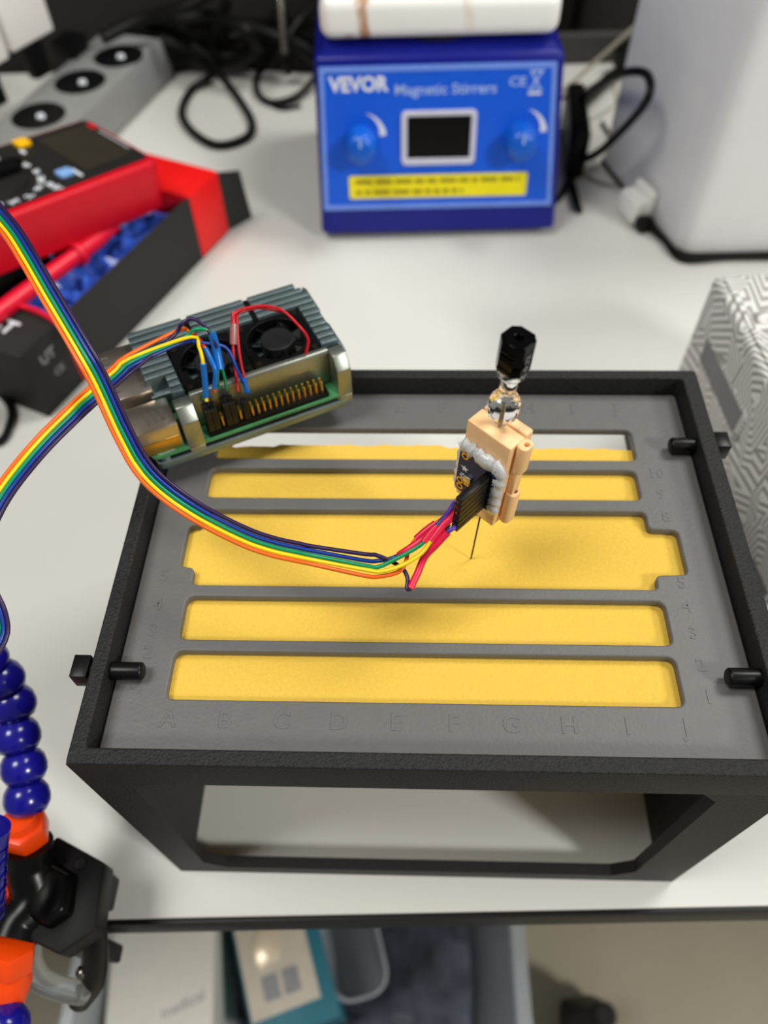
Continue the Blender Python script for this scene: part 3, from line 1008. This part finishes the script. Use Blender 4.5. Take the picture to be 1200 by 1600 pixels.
# ================================================================== WHITE DEVICE AT THE RIGHT
wd = thing('white_device', 'tall white rounded device housing standing right of the blue stirrer', 'device', (221, 489, 0))
foot = rpoly([(219, 489), (430, 496), (412, 664), (172, 647)], 14, 8)
MB().prism(foot, 0.3, 4).build('dark_base', 'rubber', wd, world=True)
foot2 = rpoly([(219.8, 490.5), (429, 497.5), (411, 662), (173.5, 645.5)], 15, 8)
MB().hexa([(x, y, 4) for x, y in foot2], [(x + (300 - x) * 0.02, y + 4, 340) for x, y in foot2]).build('housing', 'device_white', wd, bevel=2, world=True)
pg = thing('white_plug', 'small white plug at the foot of the white device', 'plug', (200, 540, 0))
c0 = at(1020, 312, 14)
PR = Matrix.Translation((c0.x - 16, c0.y - 8, 0)) @ rotm(math.radians(20))
MB().box(-10, 12, -13, 15, 3, 24, PR).build('plug_body', 'white_plastic', pg, bevel=3, world=True)
MB().box(2, 9, -15, 13, 6, 31, PR).build('plug_grip', 'white_plastic', pg, bevel=2, world=True)
MB().box(-7, 7, -24, -12, 1, 12, PR).build('strain_relief', 'cable_black', pg, bevel=2, world=True)
MB().tube(spline([PR @ Vector((0, -13, 6)), PR @ Vector((6, -40, 4)), Vector((222, 484, 3.2)), Vector((262, 486.6, 3.2)), Vector((330, 487.5, 3.2)), Vector((420, 490, 3.2))], 4), 2.4, 8).build('cord', 'cable_black', pg, world=True)
MB().tube(spline([PR @ Vector((-3, 12, 14)), at(985, 280, 5), at(966, 232, 4), at(940, 190, 3)], 4), 1.6, 8).build('cord', 'cable_black', pg, world=True)

# power supply brick and looped leads behind the stirrer
pk = thing('stirrer_lead', 'looped black power lead behind the right side of the blue stirrer', 'cable', at(960, 200, 2))
MB().tube(spline([at(905, 330, 3), at(897, 300, 3), at(892, 262, 10), at(935, 238, 40), at(985, 190, 84), at(1014, 150, 112), at(1012, 118, 118), at(985, 112, 108), at(945, 126, 78), at(905, 158, 40), at(892, 190, 20)], 4), 3.4, 10).build('lead', 'cable_black', pk, world=True)
MB().tube(spline([at(892, 175, 12), at(925, 145, 12), at(955, 118, 10), at(980, 104, 8)], 4), 5.5, 10).build('lead', 'cable_black', pk, world=True)
MB().tube(spline([at(880, 150, 30), at(893, 165, 24), at(900, 200, 14), at(896, 250, 8), at(880, 300, 4), at(858, 322, 3)], 4), 3.0, 10).build('lead', 'cable_black', pk, world=True)
c1 = at(893, 235, 8)
MB().box(-8, 10, -40, 58, 0.6, 46, Matrix.Translation((c1.x, c1.y, 0)) @ rotm(math.radians(-4))).build('plug_block', 'cable_black', pk, bevel=5, seg=3, world=True)
MB().box(-9, 9, -9, 9, 0.6, 26, Matrix.Translation(at(972, 106, 6)) @ rotm(0.4)).build('plug_end', 'cable_black', pk, bevel=3, world=True)
dv = thing('thin_lead', 'thin grey lead lying on the table between stirrer and white device', 'cable', at(950, 300, 1))
MB().tube(spline([at(908, 268, 1.4), at(930, 282, 1.4), at(960, 289, 1.4), at(985, 286, 1.4)], 4), 1.2, 8).build('lead', 'cord_beige', dv, world=True)
MB().tube(spline([at(905, 195, 1.4), at(940, 178, 1.4), at(962, 160, 1.4), at(960, 132, 1.4)], 4), 1.2, 8).build('lead', 'cord_beige', dv, world=True)
solo('beige_cord', 'taut beige cord running up to the back of the white device', 'cord',
     MB().tube(spline([at(880, 142, 2), at(930, 97, 26), at(992, 42, 62), at(1010, 26, 70)], 5), 2.2, 8), 'cord_beige', at(880, 142, 2), world=True)

# ================================================================== PRINTED CONTOUR BOX AT THE RIGHT
cb = thing('contour_box', 'white 3D printed box covered with grey contour grooves, beside the black frame', 'box', (180, 240, 0))
CB = Matrix.Translation((170, 308, 0)) @ rotm(math.radians(5))
MB().box(0, 120, -176, 0, 0.3, 120, CB).build('box_body', 'contour_white', cb, bevel=3.5, seg=3, world=True)
link('slot', MB().box(-0.25, 3, -84, -21, 73, 90, CB).mesh('slot', 0, 2, 35, INV[cb.as_pointer()]), 'print_side', cb, 'dark grey recessed slot')
MB().box(-1.0, 3, -90, -84.2, 70, 92, CB).build('slot_lip', 'contour_white', cb, bevel=0.8, world=True)
MB().box(-0.9, 3, -86, -19, 90.2, 93, CB).build('slot_lip', 'contour_white', cb, bevel=0.8, world=True)
MB().box(-0.25, 3, -172, -150, 20, 44, CB).build('slot', 'print_side', cb, world=True)
for x0, y0, w in ((16, -40, 12), (20, -60, 9), (34, -52, 14)):
    MB().lathe([(0, 0), (w * 0.5, 0), (w * 0.46, 1.5), (w * 0.3, 2.6), (0, 3)], 16, CB @ Matrix.Translation((x0, y0, 119.6))).build('raised_dot', 'contour_white', cb, world=True)
MB().hexa([(4, -172, 119.8), (9, -172, 119.8), (9, -4, 119.8), (4, -4, 119.8)], [(4.8, -171, 121.4), (8, -171, 121.4), (8, -5, 121.4), (4.8, -5, 121.4)], CB).build('edge_rib', 'contour_white', cb, world=True)

# ================================================================== MULTIMETER IN ITS CARTON
bd = Vector((0.402, 0.916, 0)).normalized()
bp_ = Vector((-bd.y, bd.x, 0))
BO = Vector((-171.5, 529.0, 0))
BM = Matrix(((bd.x, bp_.x, 0, BO.x), (bd.y, bp_.y, 0, BO.y), (0, 0, 1, 0), (0, 0, 0, 1)))   # local x along the box (0 far end, negative near), y across
BH, BL, BW = 58.0, 247.0, 112.0
bx = thing('meter_carton', 'open black cardboard carton with a red far end under the multimeter', 'carton', BO, Matrix(((bd.x, bp_.x, 0, 0), (bd.y, bp_.y, 0, 0), (0, 0, 1, 0), (0, 0, 0, 1))))
MB().box(-206, -42, 0, 1.6, 0.3, BH).build('side_panel', 'card_black', bx)
MB().box(-206, -42, BW - 1.6, BW, 0.3, BH).build('side_panel', 'card_black', bx)
MB().box(-BL, 0, 0.2, BW - 0.2, 0.25, 1.8).build('bottom_panel', 'card_black', bx)
MB().box(-42.1, 0, -0.4, BW + 0.4, 1.9, BH + 0.4).build('red_end', 'card_red', bx, bevel=0.5, label='bright red closed end of the carton')
MB().box(-BL, -206, -0.2, BW + 0.2, 1.9, BH + 0.2).build('near_end', 'card_black', bx, bevel=0.5, label='black closed near end with white lettering')
MB().box(-207.2, -205.6, -0.6, BW, 1.9, BH + 0.4).build('red_stripe', 'card_red', bx)
MB().hexa([(0.5, 1, 1), (26, -8, 1), (27.5, -8, 1), (2, 1, 1)], [(0.5, 1, BH - 2), (22, -6, BH - 10), (23.5, -6, BH - 10), (2, 1, BH - 2)]).build('end_flap', 'card_black', bx)
MB().hexa([(2, 2, 1), (22, 4, 1), (22, 90, 1), (2, 90, 1)], [(2, 2, 30), (18, 6, 26), (18, 88, 26), (2, 90, 30)]).build('inner_flap', 'card_kraft', bx)
link('lettering', text_mesh('UNI-T', 17, Matrix.Translation((-226, 44, BH + 0.3)) @ Matrix.Rotation(math.radians(-90), 4, 'Z'), 0.1, 0.5), 'white_print', bx)
SIDEM = Matrix.Translation((-226, -0.35, 34)) @ Matrix(((1, 0, 0, 0), (0, 0, -1, 0), (0, 1, 0, 0), (0, 0, 0, 1)))
link('lettering', text_mesh('UT', 11, SIDEM @ Matrix.Translation((0, 8, 0)), 0.1, 0.3), 'grey_print', bx)
link('lettering', text_mesh('CE', 8, SIDEM @ Matrix.Translation((4, -8, 0)), 0.1, 0.1), 'grey_print', bx)
# crumpled blue bag inside
random.seed(5)
bg = MB()
nx, ny = 26, 10
vs, fs = [], []
for i in range(nx):
    for j in range(ny):
        x = -200 + 154 * i / (nx - 1)
        y = 3 + 62 * j / (ny - 1)
        z = 40 + 9 * math.sin(i * 1.3 + j * 0.9) * math.cos(j * 1.1 - i * 0.4) + random.uniform(-7, 7) + (3 if j == 0 else 0)
        vs.append((x, y, z))
for i in range(nx - 1):
    for j in range(ny - 1):
        a = i * ny + j
        fs.append((a, a + ny, a + ny + 1, a + 1))
nv = len(vs)
vs += [(x, y, 2.2) for x, y, z in vs]
fs2 = [tuple(i + nv for i in q[::-1]) for q in fs]
rim = [(i * ny) for i in range(nx)] + [((nx - 1) * ny + j) for j in range(1, ny)] + [(i * ny + ny - 1) for i in range(nx - 2, -1, -1)] + [j for j in range(ny - 2, 0, -1)]
sd = [(rim[k], rim[(k + 1) % len(rim)], rim[(k + 1) % len(rim)] + nv, rim[k] + nv) for k in range(len(rim))]
bg.add(vs, fs + fs2 + sd)
solo('blue_bag', 'crumpled shiny blue plastic bag inside the black carton', 'bag', bg, 'bag_blue', BO, Matrix(((bd.x, bp_.x, 0, 0), (bd.y, bp_.y, 0, 0), (0, 0, 1, 0), (0, 0, 0, 1))), angle=4)
# test probe
pbp = [at(-60, 548, 64), at(0, 487, 64), at(60, 440, 63), at(110, 404, 62), at(150, 376, 61)]
tp = thing('test_probe', 'red test probe lying along the edge of the black carton', 'probe', pbp[2])
dirp = (pbp[4] - pbp[1]).normalized()
MB().tube(spline([pbp[4] - dirp * 105, pbp[4] - dirp * 60, pbp[4] - dirp * 15, pbp[4]], 5), 6.2, 12).build('handle', 'probe_red', tp, world=True)
Q = dirp.to_track_quat('Z', 'Y').to_matrix().to_4x4()
MB().lathe([(0, -22), (8.6, -22), (9.2, -20), (8.6, -17), (6.4, -15), (6.4, 0), (5, 9), (4.2, 22), (0, 22)], 16, Matrix.Translation(pbp[4]) @ Q).build('finger_guard', 'probe_red', tp, world=True)
MB().tube([pbp[4] + dirp * 20, pbp[4] + dirp * 42], [2.2, 1.2], 10).build('probe_tip', 'steel', tp, world=True)
MB().tube(spline([pbp[4] - dirp * 104, pbp[4] - dirp * 150 + Vector((0, 0, 6)), pbp[4] - dirp * 220 + Vector((-20, 10, 30))], 6), 3, 10).build('lead', 'probe_red', tp, world=True)
rl = MB().tube(spline([at(-20, 480, 62), at(30, 478, 61.5), at(70, 492, 60.8), at(100, 515, 56), at(118, 540, 30)], 4), 2.0, 8)
solo('red_lead', 'thin red test lead crossing the near end of the black carton', 'cable', rl, 'probe_red', at(70, 490, 60), world=True)

# multimeter: local x along its length (0 at the display end), y across, z out of its face
MB0 = Vector((-202.4, 483.3, 95))
A_, D_ = at(133, 183, 100), at(20, 335, 112)
ey_ = (A_ - MB0).normalized()
ex_ = (MB0 - D_)
ex_ = (ex_ - ey_ * ex_.dot(ey_)).normalized()
ez_ = ex_.cross(ey_)
MR = Matrix((ex_, ey_, ez_)).transposed().to_4x4()
mm = thing('multimeter', 'red and black digital multimeter lying tilted on its carton', 'multimeter', MB0, MR)
MBk = MB()
fp = rpoly([(-175, -1), (1, -1), (1, 88), (-175, 88)], 9, 5)
fb = rpoly([(-175, -1), (3, -2), (3, 89), (-175, 88)], 12, 5)
MBk.hexa([(x, y, -40) for x, y in fb], [(x, y, -0.5) for x, y in fp])
MBk.build('holster', 'meter_red', mm, bevel=3.5, seg=4)
fpl = link('face_plate', curve_mesh('face_plate', [rpoly([(-166, 6), (-4, 6), (-4, 82), (-166, 82)], 5, 5)], 2.0, 0.5, Matrix.Translation((0, 0, 0.2))), 'meter_black', mm)
link('display', curve_mesh('display', [rrect(-53, -11, 17, 74, 2)], 1.0, 0.2, Matrix.Translation((0, 0, 1.2))), 'meter_lcd', mm)
link('rating_plate', curve_mesh('rating_plate', [rrect(-8.6, -6.4, 24, 60, 0.6)], 0.3, 0, Matrix.Translation((0, 0, 1.3))), 'grey_print', fpl)
link('brand_badge', curve_mesh('brand_badge', [rrect(-9.2, -5.6, 64, 74, 0.8)], 0.4, 0, Matrix.Translation((0, 0, 1.3))), 'meter_red', fpl)
MB().prism(rrect(-71, -60, 69, 79.5, 2), 1.1, 4.2).build('button', 'button_yellow', mm, bevel=0.6, label='yellow push button')
MB().prism(rrect(-74, -62, 15, 25, 2), 1.1, 3.6).build('button', 'button_blue', mm, bevel=0.6, label='pale blue push button')
MB().prism(rrect(-61.4, -59, 11, 24, 0.8), 1.1, 1.5).build('printed_mark', 'white_print', fpl)
MB().prism(rrect(-73, -70, 62, 68, 0.8), 1.1, 1.5).build('printed_mark', 'white_print', fpl)
link('printed_mark', text_mesh('mV', 9, Matrix.Translation((-84, 11.5, 1.2)) @ Matrix.Rotation(-math.pi / 2, 4, 'Z'), 0.1, 0.3), 'white_print', fpl)
dl = MB().lathe([(0, 0.8), (24, 0.8), (23, 4), (0, 4.4)], 32, Matrix.Translation((-112, 41, 0))).build('dial', 'meter_black', mm)
MB().prism(rpoly([(-138, 34), (-92, 36), (-86, 41), (-92, 46), (-138, 48)], 3), 3.5, 12).build('dial_grip', 'fan_black', dl, bevel=1.5)
for k, s_ in enumerate(['V~', 'V-', 'mV', 'Ω', '20', '2k', '200', 'Hz', '°C', 'μA', 'mA', '10A', 'NCV', 'OFF']):
    a = math.radians(100 - k * 22)
    link('dial_mark', text_mesh(s_, 6.2, Matrix.Translation((-112 + 31.5 * math.cos(a), 41 + 31.5 * math.sin(a), 1.2)) @ Matrix.Rotation(a - math.pi / 2, 4, 'Z'), 0.1, 0.25), 'white_print', fpl)

# ================================================================== POWER STRIP AND PLUGS
sd_ = Vector((0.27, 0.963, 0)).normalized()
SPR = Matrix(((sd_.x, -sd_.y, 0, 0), (sd_.y, sd_.x, 0, 0), (0, 0, 1, 0), (0, 0, 0, 1)))
SPO = Vector((-275, 822, 0))
ps = thing('power_strip', 'grey power strip with round black sockets at the back left of the table', 'power strip', SPO, SPR)
secs = [(1.0, 0.3), (0, 3), (0, 12), (6, 40), (78, 40), (84, 12), (84, 3), (83, 0.3)]
MB().hexa([(-330, y, z) for y, z in secs], [(0, y, z) for y, z in secs]).build('strip_body', 'strip_grey', ps, bevel=2.5, seg=3)


def to_strip(v):
    return SPR.inverted() @ (v - SPO)


for k, q in enumerate(((185, 87, 40.5), (125, 127, 40.5), (60, 180, 40.5))):
    c = to_strip(at(*q))
    M = Matrix.Translation((c.x, c.y, 0))
    so = MB().lathe([(0, 40.05), (23, 40.05), (23, 40.5), (25, 40.8), (25.8, 40.3), (25.8, 39.6)], 36, M, cap=False).build('socket', 'socket_black', ps, label='round black socket well')
    for a in (0, math.pi):
        MB().lathe([(0, 40.1), (2.6, 40.1), (2.6, 40.6), (0, 40.6)], 12, M @ Matrix.Translation((9.5 * math.cos(a + 0.6), 9.5 * math.sin(a + 0.6), 0))).build('contact_hole', 'rubber', so)
    MB().lathe([(0, 40.1), (4.2, 40.1), (3.4, 42.4), (0, 43.4)], 14, Matrix.Translation((c.x - 2, c.y - 4, 0))).build('earth_pin', 'white_print', so)
s4c = to_strip(at(118, 82, 40.5))
MB().box(s4c.x - 16, s4c.x + 14, s4c.y - 10, s4c.y + 16, 40.1, 56, None).build('rocker_switch', 'socket_black', ps, bevel=2)


def charger(cen, rz, tilt, lab, w=46, d=22, h=70):
    c = thing('white_charger', lab, 'charger', cen, rotm(rz) @ Matrix.Rotation(tilt, 4, 'X'), group='white chargers on the power strip')
    MB().prism(rrect(-w / 2, w / 2, -d / 2, d / 2, 4), 34, h).build('charger_body', 'white_plastic', c, bevel=2.5, seg=3)
    MB().prism(rrect(-10, 12, -7, 7, 4), 0.5, 34.2).build('plug_neck', 'socket_black', c, bevel=1)
    return c


c2 = at(66, 128, 41)
charger((c2.x - 6, c2.y + 14, 40.8), math.radians(62), 0.0, 'white plug-in charger standing nearer the dark wall on the power strip', 58, 20, 100)
c3 = at(10, 164, 41)
charger((c3.x - 10, c3.y, 40.8), math.radians(62), 0.0, 'white plug-in charger at the left border above the multimeter', 58, 20, 96)

# black leads piled at the back
def lead(pts, r, lab, name='black_lead'):
    P = pxs(pts)
    solo(name, lab, 'cable', MB().tube(spline(P, 4), r, 10), 'cable_black', P[0], world=True, group='black leads at the back of the table')


lead([(300, 95, 30), (335, 112, 12), (300, 140, 4), (284, 175, 4), (300, 205, 4), (340, 227, 4), (385, 215, 4), (393, 190, 4), (370, 150, 4), (345, 118, 12), (330, 95, 26), (300, 70, 40)], 4.2, 'thick black lead making a big loop on the table')
lead([(440, 60, 40), (425, 95, 20), (402, 118, 4), (402, 145, 4), (425, 160, 4), (460, 152, 6), (490, 125, 10), (500, 100, 18)], 3.4, 'black lead looping beside the left side of the stirrer')
lead([(470, 165, 3), (440, 170, 2), (415, 160, 2)], 1.8, 'thin dark lead next to the loop left of the stirrer')
lead([(230, 30, 40), (300, 45, 46), (370, 38, 50), (430, 55, 46), (470, 75, 36), (490, 90, 26)], 7, 'thick black lead crossing the back of the table')
lead([(250, 62, 36), (300, 80, 22), (350, 88, 18), (410, 80, 20), (450, 60, 30)], 7, 'black lead lying lowest in the pile at the back')
lead([(280, 30, 60), (330, 25, 64), (380, 45, 62), (400, 75, 40), (370, 95, 20), (320, 100, 10), (275, 85, 18)], 6.5, 'black lead coiled in the middle of the pile')
lead([(355, 0, 80), (345, 30, 62), (330, 60, 40), (335, 95, 20)], 5.5, 'black lead hanging down into the pile')
lead([(492, 10, 60), (470, 30, 50), (448, 62, 40), (440, 95, 26), (452, 112, 12)], 5, 'black lead hanging down beside the white plate')
lead([(160, 60, 60), (220, 30, 66), (290, 10, 80), (340, -20, 90)], 6, 'black lead running up behind the power strip')
ab = at(300, 62, 22)
br = thing('power_brick', 'black power adapter lying among the leads at the back', 'adapter', (ab.x, ab.y, 0), rotm(0.35))
MB().prism(rrect(-70, 40, -26, 26, 8), 0.4, 34).build('adapter_body', 'cable_black', br, bevel=3)
MB().tube([(40, 0, 17), (62, 0, 17)], [6, 4], 12).build('strain_relief', 'cable_black', br)
ab = at(430, 92, 16)
br = thing('power_brick', 'black plug block just left of the stirrer', 'adapter', (ab.x, ab.y + 24, 0), rotm(-0.1))
MB().prism(rrect(-34, 66, -20, 20, 6), 0.4, 40).build('adapter_body', 'cable_black', br, bevel=3)
MB().prism(rrect(-6, 16, -12, 12, 5), 40, 52).build('plug_face', 'cable_black', br, bevel=2)
P = pxs([(437, -20, 90), (440, 20, 72), (443, 60, 52), (446, 84, 40)])
solo('metal_rod', 'slim shiny metal rod standing among the leads', 'rod', MB().tube(P, 4.2, 12), 'steel', P[0], world=True)
solo('steel_stud', 'small shiny steel stud next to the leads left of the stirrer', 'stud',
     MB().lathe([(0, 0.3), (4, 0.3), (5, 4), (4.4, 9), (0, 11)], 16), 'steel', at(449, 108, 4) * 1.0 - Vector((0, 0, 4)))
lead([(-30, 690, 3), (0, 690, 3), (14, 668, 3), (18, 640, 3), (0, 615, 3), (-30, 600, 3)], 3.0, 'dark lead on the table below the near end of the carton')

# ================================================================== MODULAR HOSE AT THE LOWER LEFT
def ball_profile(r):
    # one link: a ball in front, a flared socket behind
    return [(0.45 * r, -0.62 * r), (0.8 * r, -0.60 * r), (0.97 * r, -0.28 * r), (1.0 * r, 0.0), (0.93 * r, 0.36 * r), (0.76 * r, 0.62 * r), (0.5 * r, 0.84 * r), (0.3 * r, 0.92 * r)]


hs = thing('modular_hose', 'blue ball-jointed hose with orange nuts on a black bracket at the table edge', 'hose', at(60, 1400, 10))
ctr = [(-24, 1032, 118), (2, 1062, 108), (20, 1100, 98), (27, 1150, 90), (37, 1198, 82), (42, 1246, 74)]
pc = pxs(ctr)
for i in range(6):
    nxt = pc[i + 1] if i < 5 else pc[i] + (pc[i] - pc[i - 1])
    dv_ = (pc[max(0, i - 1)] - nxt).normalized()
    Q = dv_.to_track_quat('Z', 'Y').to_matrix().to_4x4()
    MB().lathe(ball_profile(9.6), 26, Matrix.Translation(pc[i]) @ Q).build('hose_link', 'hose_blue', hs, world=True, angle=60)


def hexnut(c, d, r, h, name='hex_nut'):
    Q = d.to_track_quat('Z', 'Y').to_matrix().to_4x4()
    MB().lathe([(0, -h / 2), (r, -h / 2), (r, h / 2), (0, h / 2)], 6, Matrix.Translation(c) @ Q).build(name, 'hose_orange', hs, bevel=0.7, world=True, angle=25)
    return Q


n1 = at(38, 1297, 64)
d1 = Vector((0.05, 0.25, 1)).normalized()
hexnut(n1, d1, 10.2, 11)
MB().lathe([(0, 4), (7.2, 4), (6.4, 10), (0, 10)], 20, Matrix.Translation(n1) @ d1.to_track_quat('Z', 'Y').to_matrix().to_4x4()).build('nut_collar', 'hose_orange', hs, world=True)
# black valve body: curved barrel from upper nut to lower nut
vb = pxs([(43, 1318, 58), (47, 1350, 50), (58, 1388, 44), (50, 1418, 42), (30, 1440, 42), (18, 1468, 42)])
MB().tube(spline(vb, 2), 10.5, 20).build('valve_body', 'valve_black', hs, world=True, angle=70)
# hexagonal bracket on the table edge
hexp = [(88, 1306), (163, 1348), (150, 1452), (92, 1492), (44, 1468), (58, 1345)]
bt = [at(x, y, 46) for x, y in hexp]
MB().hexa([(p.x, p.y, 31) for p in bt], [tuple(p) for p in bt]).build('bracket', 'bracket_black', hs, bevel=1.2, world=True)
cen = sum(bt, Vector()) / 6
MB().hexa([tuple(cen + (p - cen) * 0.62 + Vector((-4, 0, -0.3))) for p in bt], [tuple(cen + (p - cen) * 0.5 + Vector((-5, 0, 7))) for p in bt]).build('bracket_boss', 'valve_black', hs, bevel=1.5, world=True)
sc = at(126, 1350, 46)
MB().lathe([(0, -0.1), (2.6, -0.1), (2.3, 0.8), (0, 0.9)], 14, Matrix.Translation(sc)).build('screw', 'pin_black', hs, world=True)
MB().box(cen.x - 14, cen.x + 8, -18.8, -4, 0.4, 31).build('clamp_block', 'bracket_black', hs, bevel=1.5, world=True)
MB().box(cen.x - 14, cen.x + 2, -36, -27.5, -44, 31).build('clamp_arm', 'bracket_black', hs, bevel=1.5, world=True)
MB().tube(spline(pxs([(140, 1440, 34), (148, 1480, 20), (145, 1530, 0), (125, 1560, -16)]), 2), 6, 14).build('clamp_screw', 'valve_black', hs, world=True)
MB().tube(spline(pxs([(50, 1470, 34), (48, 1500, 30), (62, 1530, 22), (95, 1545, 12), (130, 1552, 0)]), 2), 5, 14).build('clear_hose', 'tube_clear', hs, world=True)
for q in ((128, 1519, 10), (155, 1520, 4)):
    MB().lathe([(0, -2), (2.6, -1.6), (3, 0), (2.4, 1.8), (0, 2.2)], 14, Matrix.Translation(at(*q))).build('stud', 'steel', hs, world=True, angle=70)
n2 = at(16, 1492, 42)
d2 = Vector((0.1, 0.45, 0.5)).normalized()
hexnut(n2, d2, 10.5, 11)
Q2 = d2.to_track_quat('Z', 'Y').to_matrix().to_4x4()
MB().lathe([(0, -26), (6.5, -26), (9.6, -12), (8, -5), (0, -5)], 22, Matrix.Translation(n2) @ Q2).build('nozzle', 'hose_orange', hs, world=True, angle=40)
MB().lathe(ball_profile(9.6), 26, Matrix.Translation(at(10, 1604, 30)) @ Q2).build('hose_link', 'hose_blue', hs, world=True, angle=60)
n3 = at(6, 1378, 44)
hexnut(n3, Vector((1, 0.2, 0.1)).normalized(), 9, 10)
# braided second hose just inside the left border
h2 = thing('braided_hose', 'dark blue braided hose end cut by the left border', 'hose', at(-12, 1360, 90))
MB().tube(spline(pxs([(-17, 1292, 104), (-22, 1330, 96), (-25, 1365, 92), (-27, 1400, 88), (-35, 1440, 84)]), 2), 7.8, 18).build('hose_sleeve', 'hose_blue', h2, world=True, angle=70)
for k in range(7):
    y = 1300 + 20 * k
    c = at(-21 - k * 1.0, y, 103 - 2.6 * k)
    MB().lathe([(7.75, -0.5), (8.15, 0), (7.75, 0.5)], 22, Matrix.Translation(c) @ rotm(0, -0.5 + 0.02 * k, 0.5), cap=False).build('braid_ridge', 'hose_blue', h2, world=True)

# ================================================================== BELOW THE TABLE
tz = -400.0
tt = thing('storage_tote', 'clear plastic storage tote on the floor below the table edge', 'tote', (-95, -60, FZ), rotm(math.radians(1)))


def tote_ring(x0, x1, y0, y1, z0, z1, th, taper):
    o1 = rrect(x0 + taper, x1 - taper, y0 + taper, y1 - taper, 18, 5)
    o2 = rrect(x0, x1, y0, y1, 20, 5)
    i1 = rrect(x0 + taper + th, x1 - taper - th, y0 + taper + th, y1 - taper - th, 16, 5)
    i2 = rrect(x0 + th, x1 - th, y0 + th, y1 - th, 18, 5)
    m = MB()
    n = len(o1)
    vs = [(x, y, z0) for x, y in o1] + [(x, y, z1) for x, y in o2] + [(x, y, z1) for x, y in i2] + [(x, y, z0 + th) for x, y in i1]
    fs = [tuple(range(n - 1, -1, -1)), tuple(3 * n + i for i in range(n))]
    for i in range(n):
        j = (i + 1) % n
        for b in range(3):
            fs.append((b * n + i, b * n + j, (b + 1) * n + j, (b + 1) * n + i))
    return m.add(vs, fs)


tote_ring(-207, 188, -190, 190, 0.5, 338, 4, 16).build('tote_wall', 'tote_plastic', tt)
me = curve_mesh('tote_rim', [rrect(-218, 199, -201, 201, 24, 6), rrect(-204, 185, -187, 187, 18, 6)[::-1]], 8, 2, Matrix.Translation((0, 0, 338)))
link('tote_rim', me, 'tote_plastic', tt)


def carton(name, lab, cat, c, w, d, h, rz, m, bev=1.5):
    o = thing(name, lab, cat, c, rotm(rz))
    MB().box(-w / 2, w / 2, -d / 2, d / 2, 0.2, h).build('carton_body', m, o, bevel=bev)
    return o


zc_ = -520.0
# sheets and trays stacked in the tote, top ones seen from above
bgx = MB()
vs, fs = [], []
random.seed(9)
for i in range(16):
    for j in range(14):
        vs.append((-160 + 320 * i / 15, -150 + 300 * j / 13, 138 + 14 * math.sin(i * 1.1 + j) + random.uniform(-10, 10)))
for i in range(15):
    for j in range(13):
        a = i * 14 + j
        fs.append((a, a + 14, a + 15, a + 1))
nv = len(vs)
vs += [(x * 0.95, y * 0.95, 6) for x, y, z in vs]
rim = [i * 14 for i in range(16)] + [15 * 14 + j for j in range(1, 14)] + [i * 14 + 13 for i in range(14, -1, -1)] + [j for j in range(12, 0, -1)]
fs = fs + [tuple(q + nv for q in f[::-1]) for f in fs] + [(rim[k], rim[(k + 1) % len(rim)], rim[(k + 1) % len(rim)] + nv, rim[k] + nv) for k in range(len(rim))]
solo('grey_bags', 'crumpled grey plastic bags filling the clear tote', 'bag', MB().add(vs, fs), 'bag_grey', (-95, -60, FZ + 4), angle=15)
pA = (at(255, 1520, -440) + Vector((0, 0, -40)))
wb = carton('white_carton', 'white carton lying leftmost in the clear tote', 'carton', (pA.x - 3, pA.y, -572), 100, 190, 128, math.radians(8), 'carton_white')
MB().prism(rrect(-44, -34, 40, 52, 4), 128, 128.5).build('green_mark', 'pcb_green', wb)
link('printed_mark', text_mesh('medical', 14, Matrix.Translation((22, -28, 128.1)) @ Matrix.Rotation(0.3, 4, 'Z'), 0.1), 'grey_print', wb)
cA, cB = at(394, 1600, -456.5), at(500, 1552, -456.5)
cang = math.radians(20)
cw = (cB - cA).length
tbx = thing('teal_carton', 'teal carton under the cream card in the clear tote', 'carton', (cA.x, cA.y, -572), rotm(cang))
MB().box(-3, cw + 14, -20, 128, 0.2, 112).build('carton_body', 'teal', tbx, bevel=1.5)
crd = thing('printed_card', 'cream printed card with a shiny patch on the teal carton', 'card', (cA.x, cA.y, -459.4), rotm(cang))
MB().box(0, cw, 0, 126, 0, 3).build('card_sheet', 'paper_cream', crd, bevel=0.5)
MB().prism([(12, 62), (16, 40), (38, 44), (44, 66), (28, 80)], 3, 4.2).build('shiny_patch', 'foil', crd, bevel=0.5)
for k in range(2):
    MB().prism(rrect(16 + 20 * k, 32 + 20 * k, 12, 34, 1), 3, 3.3).build('printed_block', 'grey_print', crd)
pC = at(614, 1548, -470)
ctr_ = thing('clear_tray', 'clear plastic tray lying right of the teal carton', 'tray', (pC.x, pC.y, -560), rotm(math.radians(16)))
trm = tote_ring(-58, 0, 0, 140, 0.5, 90, 3, 6)
trm.build('tray_wall', 'tote_plastic', ctr_)
cs = at(925, 1592, -660)
ct = thing('black_castor', 'black castor of a chair on the beige floor', 'castor', (cs.x, cs.y, FZ))
MB().lathe([(0, 40), (24, 40), (25, 66), (15, 96), (13, 150), (10, 154), (0, 154)], 18).build('castor_stem', 'castor_black', ct, bevel=0)
for s_ in (-1, 1):
    MB().lathe([(0, -9), (26, -9), (30, -5), (30, 5), (26, 9), (0, 9)], 24, Matrix.Translation((s_ * 16, -6, 30.3)) @ Matrix.Rotation(math.pi / 2, 4, 'Y')).build('wheel', 'castor_black', ct)
MB().box(-8, 8, -30, 22, 26, 62).build('castor_body', 'castor_black', ct, bevel=5)
